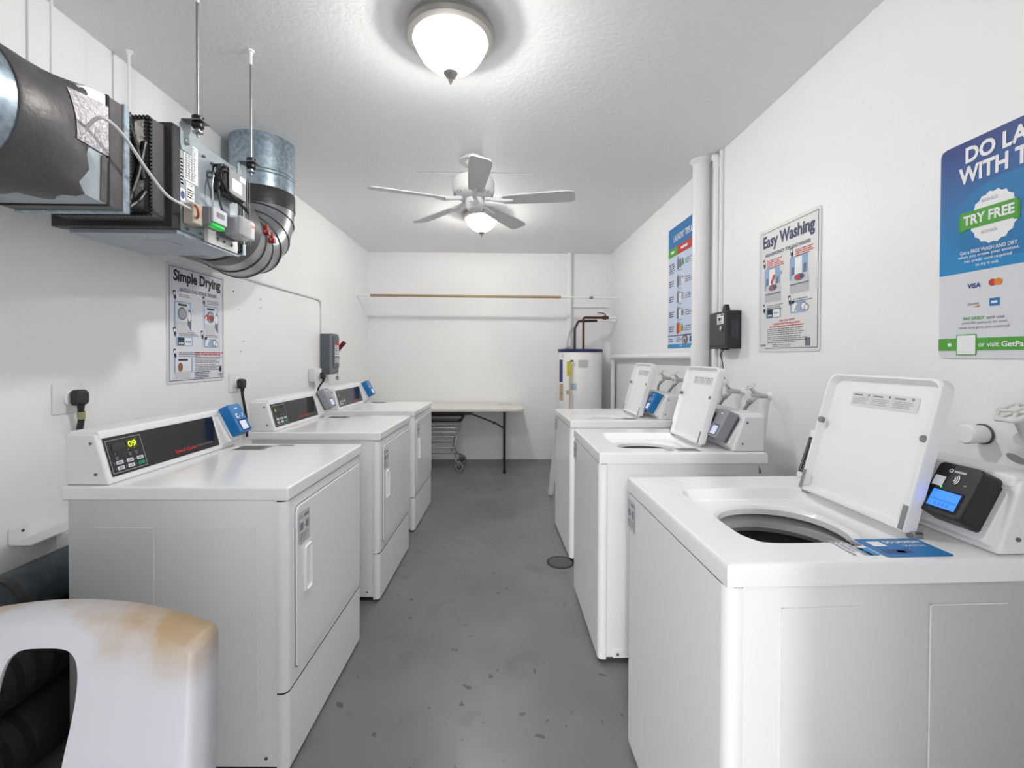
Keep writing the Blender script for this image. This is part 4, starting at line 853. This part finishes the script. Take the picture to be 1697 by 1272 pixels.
cop = mat('old_copper', (98, 62, 50), .42, .55, noise=(30, .15)); cop_d = mat('dark_copper', (70, 58, 54), .45, .5)
tube('cold_pipe', elbowed([(-.070, -.02, 1.41), (-.070, -.02, 1.665), (-.050, -.02, 1.70), (-.030, -.02, 1.752), (.20, -.02, 1.758)], .022, 5), .0145, cop_d, wh, 14)
tube('cold_pipe_painted', [(.20, -.02, 1.758), (.43, -.02, 1.762)], .012, pvc, wh, 12)
tube('hot_pipe', elbowed([(.035, -.02, 1.41), (.035, -.02, 1.797), (.30, -.02, 1.797)], .025, 5), .0145, cop, wh, 14)
tube('hot_pipe_painted', [(.335, -.02, 1.797), (.44, -.02, 1.797)], .011, pvc, wh, 12)
tube('gate_valve', [(.26, -.02, 1.797), (.285, -.02, 1.797), (.30, -.02, 1.797), (.315, -.02, 1.797), (.34, -.02, 1.797)], [.016, .024, .026, .022, .015], cop, wh, 14)
tube('valve_lever', curve([(.30, -.02, 1.815), (.295, -.03, 1.835), (.26, -.04, 1.850), (.20, -.05, 1.852)], 5), .006, cop_d, wh, 8)
lathe('pipe_nipple', [(.022, 1.41), (.022, 1.43), (.016, 1.435)], steel, wh, (-.165, -.05, 0), 14)
tube('flexible_conduit', curve([(-.165, -.05, 1.43), (-.162, -.05, 1.50), (-.135, -.03, 1.60), (-.095, .02, 1.655)], 6), .0125, mat('flex_grey', (188, 189, 190), .4, .3), wh, 12)
br = thing('wooden_brush', 'yellow headed stick leaning against the water heater', 'brush', (.78, 5.145, 0))
tube('handle', [(.012, -.02, 0), (.018, .020, 1.12)], .010, mat('pale_wood', (204, 190, 164), .55), br, 10)
box('yellow_head', -.022, .030, .004, .026, 1.10, 1.270, mat('yellow_plastic', (206, 196, 60), .5), br, .008, 2); lathe('knob', [(.020, -.008), (.022, 0), (.018, .01), (0, .012)], blackp, br, (.034, .010, 1.272), 14)
# folding table
tb = thing('folding_table', 'long cream folding table with black legs against the back wall', 'table', (-.655, 5.385, 0))
TL, TW = 1.83, .68
rg = lambda k, z: [(x, y, z) for x, y in rrect(TL-2*k, TW-2*k, .055-k*.5, 6)]
loft('tabletop', [rg(.03, .700), rg(.006, .697), rg(0, .706), rg(0, .730), rg(.004, .738), rg(.012, .742)], mat('table_cream', (224, 222, 214), .5, noise=(3, .02)), tb, ang=45)
blk = mat('black_tube', (38, 38, 42), .42, .2)
for sx in (-1, 1):
    X = sx*.695
    tube('leg', [(X, -.325, .695), (X, -.325, .012)], .0145, blk, tb, 12); tube('leg', [(X, .300, .695), (X, .300, .012)], .0145, blk, tb, 12)
    tube('leg_crossbar', [(X, -.325, .10), (X, .300, .10)], .010, blk, tb, 10); tube('leg_crossbar', [(X, -.325, .62), (X, .300, .62)], .010, blk, tb, 10)
    for y in (-.325, .300): lathe('foot_cap', [(.018, 0), (.018, .03), (.0145, .034)], blackp, tb, (X, y, 0), 12)
    tube('brace', [(X-sx*.37, -.30, .668), (X-sx*.10, -.305, .565), (X-sx*.005, -.31, .505)], .010, blk, tb, 10); box('brace_joint', X-sx*.12-.02, X-sx*.12+.02, -.318, -.292, .555, .585, blk, tb, .005, 1)
tube('side_rail', [(-.62, -.30, .672), (.33, -.30, .672)], .014, blk, tb, 10)
tube('side_rail', [(-.62, .28, .672), (.33, .28, .672)], .014, blk, tb, 10)
p = Print(Frame((0, 0, .742), (1, 0, 0), (0, 1, 0)), .001); p.rect(.64, -.02, .67, .06, ink_l); p.lines(.68, .04, .80, 3, .03, ink_l); p.build('top_sticker', tb)
# laundry cart
ct = thing('laundry_cart', 'chrome wire laundry cart parked under the folding table', 'cart', (-.80, 5.345, 0))
L = []
def bring(z, hx, hy): return [(x, y, z) for x, y in rrect(2*hx, 2*hy, .05, 4)]+[(hx, hy-.05, z)]
zs = [(.585, .335, .235), (.545, .328, .228), (.505, .318, .220), (.455, .305, .205), (.40, .285, .190), (.345, .255, .165)]
for z, hx, hy in zs: L.append((bring(z, hx, hy), .0042 if z != .345 else .005))
for k in range(17):
    s_ = -1+2*k/16
    for sy in (-1, 1): L.append(([(s_*hx*.92, sy*hy, z) for z, hx, hy in zs], .0022))
    L.append(([(s_*.235, -.165, .345), (s_*.235, .165, .345)], .0022))
for k in range(11):
    s_ = -1+2*k/10
    for sx in (-1, 1): L.append(([(sx*hx, s_*hy*.9, z) for z, hx, hy in zs], .0022))
cwire = mat('zinc_wire', (196, 197, 199), .35, .5); wbk = tubes('wire_basket', L, cwire, ct, 6)
tube('rubber_rim', bring(.592, .340, .240), .0155, blackp, ct, 10)
tubes('frame', [(elbowed([(sx*.30, sy*.20, .095), (sx*.22, sy*.15, .20), (sx*.275, sy*.18, .40)], .05), .008) for sx in (-1, 1) for sy in (-1, 1)] + [([(-.24, sy*.17, .265), (.25, sy*.17, .265)], .007) for sy in (-1, 1)]
      + [([(sx*.29, -.19, .115), (sx*.24, .0, .17), (sx*.29, .19, .115)], .006) for sx in (-1, 1)] + [([(-.30, sy*.20, .12), (.30, sy*.20, .12)], .007) for sy in (1,)], chrome, ct, 8)
for sx in (-1, 1):
    for sy in (-1, 1):
        cx, cy_ = sx*.31, sy*.20
        w_ = lathe('caster_wheel', [(.018, -.013), (.046, -.013), (.050, -.008), (.050, .008), (.046, .013), (.018, .013)], mat('wheel_grey', (132, 132, 134), .5), ct, (cx+.012, cy_, .050), 24, 'Y')
        lathe('wheel_hub', [(.030, -.0135), (.030, .0135), (0, .0135)], mat('hub_dark', (70, 70, 74), .4), ct, (cx+.012, cy_, .050), 16, 'Y')
        tube('caster_fork', [(cx, cy_-.020, .100), (cx+.012, cy_-.020, .050)], .009, chrome, ct, 8); tube('caster_fork', [(cx, cy_+.020, .100), (cx+.012, cy_+.020, .050)], .009, chrome, ct, 8); lathe('caster_swivel', [(.022, .098), (.022, .106), (.012, .115)], chrome, ct, (cx, cy_, 0), 14)
# leaning board
bd = link('white_board', [Vector(v) for v in ((.452, 4.26, 0), (.500, 4.26, 0), (.500, 3.585, .895), (.452, 3.585, .895), (.452, 4.285, 0), (.500, 4.285, 0), (.500, 3.61, .905), (.452, 3.61, .905))],
          [(0, 1, 2, 3), (4, 5, 6, 7), (0, 1, 5, 4), (1, 2, 6, 5), (2, 3, 7, 6), (3, 0, 4, 7)], plastic_w); tag(bd, 'narrow white board leaning against the far side of the farthest washer', 'board')
# floor drain
dr = thing('floor_drain', 'round dark drain grate in the floor between two washers', 'drain', (.385, 2.862, 0))
lathe('frame', [(.088, .0005), (.088, .003), (.080, .004), (.076, .003), (.076, .0012), (0, .0012)], mat('drain_dark', (58, 58, 61), .6, .3, noise=(30, .2)), dr, (0, 0, 0), 36)
for k in range(9):
    x = -.064+.016*k; hy = math.sqrt(max(.0, .074**2-x*x)); b_ = box('grate_bar', x-.0035, x+.0035, -hy, hy, .0012, .005, mat('drain_bar', (112, 112, 115), .5, .3), dr, .001, 1); b_.rotation_euler = (0, 0, R(62))

# ------------------------------------------------------------------ ceiling light and fan
def bowl_mat(name):
    # frosted glass: part of the bulb's light passes straight through, part is scattered so that the bowl itself glows
    if name in MATS: return MATS[name]
    m = bpy.data.materials.new(name); m.use_nodes = True; MATS[name] = m; nt = m.node_tree; nt.nodes.clear()
    out = nt.nodes.new('ShaderNodeOutputMaterial'); mx = nt.nodes.new('ShaderNodeMixShader'); mx.inputs[0].default_value = .45
    tr = nt.nodes.new('ShaderNodeBsdfTransparent'); em = nt.nodes.new('ShaderNodeEmission'); em.inputs[0].default_value = (1, .985, .97, 1); em.inputs[1].default_value = BOWL_GLOW
    nt.links.new(tr.outputs[0], mx.inputs[1]); nt.links.new(em.outputs[0], mx.inputs[2]); nt.links.new(mx.outputs[0], out.inputs[0]); return m
def ceiling_light(x, y, label):
    cl = thing('ceiling_light', label, 'ceiling light', (x, y, H), 0, 'frosted dome lights on the ceiling')
    nk = mat('brushed_nickel', (168, 165, 160), .35, .6)
    lathe('ceiling_pan', [(.155, 0), (.172, -.012), (.177, -.034), (.170, -.050), (.150, -.056), (.146, -.03), (0, -.03)], nk, cl, (0, 0, 0), 48)
    lathe('glass_bowl', [(.142, -.038), (.145, -.050), (.138, -.082), (.116, -.118), (.084, -.147), (.046, -.167), (0, -.175)], bowl_mat('lit_glass'), cl, (0, 0, 0), 48, ang=80)
    lathe('bulb', [(0, -.042), (.030, -.045), (.050, -.060), (.058, -.080), (.050, -.102), (.030, -.114), (0, -.118)], mat('lit_bulb', (255, 252, 246), .4, emit=BULB_POWER), cl, (0, 0, 0), 24, ang=80)
    lathe('finial', [(.010, -.168), (.027, -.171), (.029, -.179), (.020, -.193), (.009, -.199), (.006, -.204), (.009, -.208), (.005, -.214), (.003, -.222), (0, -.224)], nk, cl, (0, 0, 0), 20)
ceiling_light(-.207, 1.815, 'frosted glass dome light nearest the camera, ahead of the ceiling fan')
ceiling_light(-.187, 4.140, 'frosted glass dome light behind the ceiling fan, near the back wall')
cf_ = thing('ceiling_fan', 'white five blade ceiling fan hanging between the two dome lights', 'ceiling fan', (-.180, 2.985, H))
fanw = mat('fan_white', (226, 226, 227), .42)
lathe('ceiling_box', [(.062, 0), (.062, -.028), (.058, -.032), (0, -.032)], fanw, cf_, (-.012, .0, 0), 32)
mp = lathe('mount_plate', [(.10, -.030), (.104, -.034), (.100, -.040), (0, -.042)], fanw, cf_, (0, 0, 0), 36); mp.rotation_euler = (0, R(6), 0)
lathe('canopy', [(.066, -.036), (.064, -.052), (.050, -.066), (.034, -.074)], fanw, cf_, (0, 0, 0), 36)
tube('downrod', [(0, 0, -.06), (-.004, 0, -.135)], .020, fanw, cf_, 18)
mo = (-.008, 0, 0)
lathe('motor_housing', [(.03, -.125), (.10, -.130), (.132, -.146), (.140, -.165), (.140, -.222), (.134, -.240), (.112, -.262), (.06, -.272), (0, -.272)], fanw, cf_, mo, 48)
for k in range(28):
    a = 2*math.pi*k/28
    if (k % 7) in (5, 6): continue
    d_ = Vector((math.cos(a), math.sin(a), 0)); o_ = Vector(mo); tube('vent_slot', [o_+d_*.116+Vector((0, 0, -.2605)), o_+d_*.131+Vector((0, 0, -.2445))], .0032, ink_g, cf_, 6)
lathe('switch_housing', [(.050, -.268), (.062, -.275), (.064, -.290), (.062, -.318), (.050, -.345), (.030, -.356), (0, -.358)], fanw, cf_, (.0, 0, 0), 32)
lathe('pull_switch', [(.006, 0), (.006, -.01), (0, -.012)], steel, cf_, (-.030, -.056, -.300), 10)
for k, a in enumerate((-11, 60, 133, 200, 277)):
    a = R(a); d_ = Vector((math.cos(a), math.sin(a), 0)); s_ = Vector((-math.sin(a), math.cos(a), 0)); zc = -.288
    V, F = [], []; pit = -math.tan(R(12))
    prof = [(.195, .042), (.24, .048), (.40, .056), (.56, .062), (.63, .062), (.655, .055), (.668, .038)]
    for th_ in (.0035, -.0035):
        for r_, hw in prof:
            for sg in (-1, 1): V.append(Vector(mo)+d_*r_+s_*(hw*sg)+Vector((0, 0, zc+hw*sg*pit+th_)))
    n = len(prof)
    for i in range(n-1):
        F.append((2*i, 2*i+1, 2*i+3, 2*i+2)); b = 2*n; F.append((b+2*i, b+2*i+2, b+2*i+3, b+2*i+1)); F.append((2*i, 2*i+2, b+2*i+2, b+2*i)); F.append((2*i+1, b+2*i+1, b+2*i+3, 2*i+3))
    F.append((0, 2*n, 2*n+1, 1)); F.append((2*n-2, 2*n-1, 4*n-1, 4*n-2))
    bl = link('blade', V, F, mat('blade_white', (216, 216, 217), .5), cf_)
    V, F = [], []
    tube_data([Vector(mo)+d_*.08+Vector((0, 0, -.272)), Vector(mo)+d_*.13+Vector((0, 0, -.283)), Vector(mo)+d_*.20+Vector((0, 0, zc-.004)), Vector(mo)+d_*.265+Vector((0, 0, zc-.005))], [.016, .013, .016, .007], 10, True, V, F); link('blade_iron', V, F, fanw, bl)

# ------------------------------------------------------------------ lower left corner
lbk = thing('wall_bracket', 'white steel bracket on the left wall beside the nearest dryer', 'bracket', (XL, 1.665, .70))
box('wall_plate', .001, .004, -.095, -.030, -.025, .026, plastic_w, lbk, .001, 1); box('shelf', .001, .075, -.09, .14, -.030, -.024, plastic_w, lbk, .001, 1)
box('upright', .05, .10, .02, .075, -.20, -.030, plastic_w, lbk, .003, 1); lathe('screw', [(.005, 0), (.005, .003), (0, .004)], screw_m, lbk, (.004, -.05, .008), 10, 'X')
vd = thing('vent_duct', 'dull galvanised vent duct lying behind the nearest dryer', 'duct', (0, 0, 0))
dull = mat('dusty_galvanised', (74, 82, 86), .5, .6, noise=(18, .25))
tube('pipe', [(-1.56, 1.05, .555), (-1.56, 1.60, .555), (-1.56, 2.10, .555)], .080, dull, vd, 28); tube('joint_band', [(-1.56, 1.40, .555), (-1.56, 1.425, .555)], .083, tape_d, vd, 28)
vd2 = thing('dark_filler', 'added black hose shapes standing in for a dark mass behind the nearest dryer', 'duct', (0, 0, 0))  # hose shapes added in place of a dark container-like mass
fp = curve([(-1.545, .70, .345), (-1.555, 1.20, .345), (-1.560, 1.60, .345), (-1.560, 1.95, .345)], 14); fq = curve([(-1.545, .60, .125), (-1.545, 1.0, .125), (-1.545, 1.40, .125), (-1.55, 1.90, .125)], 14); tube('lower_filler', fq, [.116+.006*(i % 2) for i in range(len(fq))], mat('filler_black', (26, 26, 28), .65), vd2, 28, ang=20)  # lower run added to cover the floor with black
tube('hose', fp, [.115+.006*(i % 2) for i in range(len(fp))], mat('filler_black', (26, 26, 28), .65), vd2, 28, ang=20)

# plastic chair
ch = thing('plastic_chair', 'stained white plastic chair in the left foreground', 'chair', (-.728, .50, -.0), 0)
cm = mat('stained_white_plastic', (196, 196, 201), .45); nt = cm.node_tree; b_ = nt.nodes['Principled BSDF']
tc = nt.nodes.new('ShaderNodeTexCoord'); sz = nt.nodes.new('ShaderNodeSeparateXYZ'); nt.links.new(tc.outputs['Object'], sz.inputs[0])
ns = nt.nodes.new('ShaderNodeTexNoise'); ns.inputs['Scale'].default_value = 7; ns.inputs['Detail'].default_value = 5; nt.links.new(tc.outputs['Object'], ns.inputs['Vector'])
m1 = nt.nodes.new('ShaderNodeMapRange'); m1.inputs[1].default_value = .80; m1.inputs[2].default_value = .885; nt.links.new(sz.outputs[2], m1.inputs[0])
m2 = nt.nodes.new('ShaderNodeMapRange'); m2.inputs[1].default_value = .42; m2.inputs[2].default_value = .62; nt.links.new(ns.outputs['Fac'], m2.inputs[0])
mm = nt.nodes.new('ShaderNodeMath'); mm.operation = 'MULTIPLY'; nt.links.new(m1.outputs[0], mm.inputs[0]); nt.links.new(m2.outputs[0], mm.inputs[1])
mc = nt.nodes.new('ShaderNodeMix'); mc.data_type = 'RGBA'; mc.inputs[6].default_value = (*lin((196, 196, 201)), 1); mc.inputs[7].default_value = (*lin((172, 146, 110)), 1)
nt.links.new(mm.outputs[0], mc.inputs[0]); nt.links.new(mc.outputs[2], b_.inputs['Base Color'])
def back3(s, z):          # chair back sheet: s across, z height; leans away from the sitter, wraps forward at the sides
    k = (z-.42)/.49; return Vector((s, .150+.085*k-.035*(s/.29)**2*(1-.35*k), z))
N = 96; slot_c = (0, .733)
def rounded_top():
    P = []; hw = .238
    for k in range(9): a_ = R(90*k/8); P.append((hw-.020+.020*math.cos(a_), .866-.020+.020*math.sin(a_)))
    for k in range(1, 20):
        x = (hw-.02)*(1-2*k/20); P.append((x, .890-.024*(x/(hw-.02))**2))
    for k in range(9): a_ = R(90+90*k/8); P.append((-hw+.020+.020*math.cos(a_), .866-.020+.020*math.sin(a_)))
    for k in range(1, 10): P.append((-hw-.034*k/10, .846-.428*k/10))
    P += [(-.272, .418), (.272, .418)]
    for k in range(1, 10): P.append((.272-.034*k/10, .418+.428*k/10))
    return P
PO = rounded_top()
def outer(a):
    d = Vector((math.cos(a), math.sin(a))); best = None
    for i in range(len(PO)):
        p0, p1 = Vector(PO[i])-Vector(slot_c), Vector(PO[(i+1) % len(PO)])-Vector(slot_c); e = p1-p0; den = d.x*e.y-d.y*e.x
        if abs(den) < 1e-12: continue
        tt = (p0.x*e.y-p0.y*e.x)/den; uu = (p0.x*d.y-p0.y*d.x)/den
        if tt > 0 and -1e-6 <= uu <= 1+1e-6 and (best is None or tt > best): best = tt
    return slot_c[0]+d.x*best, slot_c[1]+d.y*best
CA = [math.atan2(z-slot_c[1], x-slot_c[0]) % (2*math.pi) for x, z in PO]
angs_c = sorted(set([round(2*math.pi*k/N, 5) for k in range(N)]+[round(a_, 5) for a_ in CA]))
def slot_pt(a):
    c, s_ = math.cos(a), math.sin(a); n_ = 4.2; k = (abs(c/.058)**n_+abs(s_/.128)**n_)**(-1/n_); return slot_c[0]+c*k*(1+.10*s_), slot_c[1]+s_*k
slot = [slot_pt(a_) for a_ in angs_c]; outl = [outer(a_) for a_ in angs_c]
rings = [[back3(sl[0]+(ou[0]-sl[0])*t, sl[1]+(ou[1]-sl[1])*t) for sl, ou in zip(slot, outl)] for t in (0, .06, .2, .4, .6, .8, .92, 1)]
# rolled rim turning away behind the back
cen = Vector((0, 0, .665))
def rim(p, out, bk): 
    d = Vector((p.x, 0, p.z-.665)); d.normalize(); return p+d*out+Vector((0, bk, 0))
last = rings[-1]; rings += [[rim(p, .006, .002) for p in last], [rim(p, .012, .010) for p in last], [rim(p, .016, .026) for p in last], [rim(p, .018, .055) for p in last]]
lip = [[p+Vector((0, .006, 0)) for p in rings[0]]]
bk = loft('backrest', lip+rings, cm, ch, False, False, ang=60); md = bk.modifiers.new('s', 'SOLIDIFY'); md.thickness = .0035; md.offset = -1
V, F = [], []; nx, ny = 14, 12
for j in range(ny+1):
    for i in range(nx+1):
        s = -1+2*i/nx; t_ = j/ny; hw = .235-.02*t_; V.append((s*hw, -.27+.44*t_, .425-.018*math.sin(math.pi*t_)*(1-s*s)-.02*max(0, .15-t_)/.15))
for j in range(ny):
    for i in range(nx): a = j*(nx+1)+i; F.append((a, a+1, a+nx+2, a+nx+1))
se = link('seat', V, F, cm, ch, ang=60); md = se.modifiers.new('s', 'SOLIDIFY'); md.thickness = .006
for sx in (-1, 1):
    for (y0_, y1_) in ((-.25, -.285), (.17, .235)):
        V, F = [], []
        for z, yy, wv, xx in ((.0, y1_, .024, sx*.262), (.22, (y0_+y1_)/2, .028, sx*.245), (.425, y0_, .036, sx*.222)):
            V += [Vector((xx-wv*sx, yy-wv*.6, z)), Vector((xx+wv*.3*sx, yy-wv*.6, z)), Vector((xx+wv*.3*sx, yy+wv, z)), Vector((xx-.2*wv*sx, yy+wv, z))]
        for i in range(2):
            for k in range(4): F.append((4*i+k, 4*i+(k+1) % 4, 4*i+4+(k+1) % 4, 4*i+4+k))
        F += [(3, 2, 1, 0), (8, 9, 10, 11)]; link('leg', V, F, cm, ch)
    pts = curve([(sx*.262, .10, .655), (sx*.285, .0, .650), (sx*.290, -.14, .640), (sx*.280, -.24, .600), (sx*.262, -.275, .50), (sx*.240, -.255, .42)], 6)
    V, F = [], []
    for i, q_ in enumerate(pts):
        hw = .026; V += [q_+Vector((-hw, 0, .0)), q_+Vector((0, 0, .010)), q_+Vector((hw, 0, 0)), q_+Vector((0, 0, -.006))]
    for i in range(len(pts)-1):
        for k in range(4): F.append((4*i+k, 4*i+(k+1) % 4, 4*i+4+(k+1) % 4, 4*i+4+k))
    link('armrest', V, F+[(3, 2, 1, 0), tuple(len(V)-4+k for k in range(4))], cm, ch, ang=60)
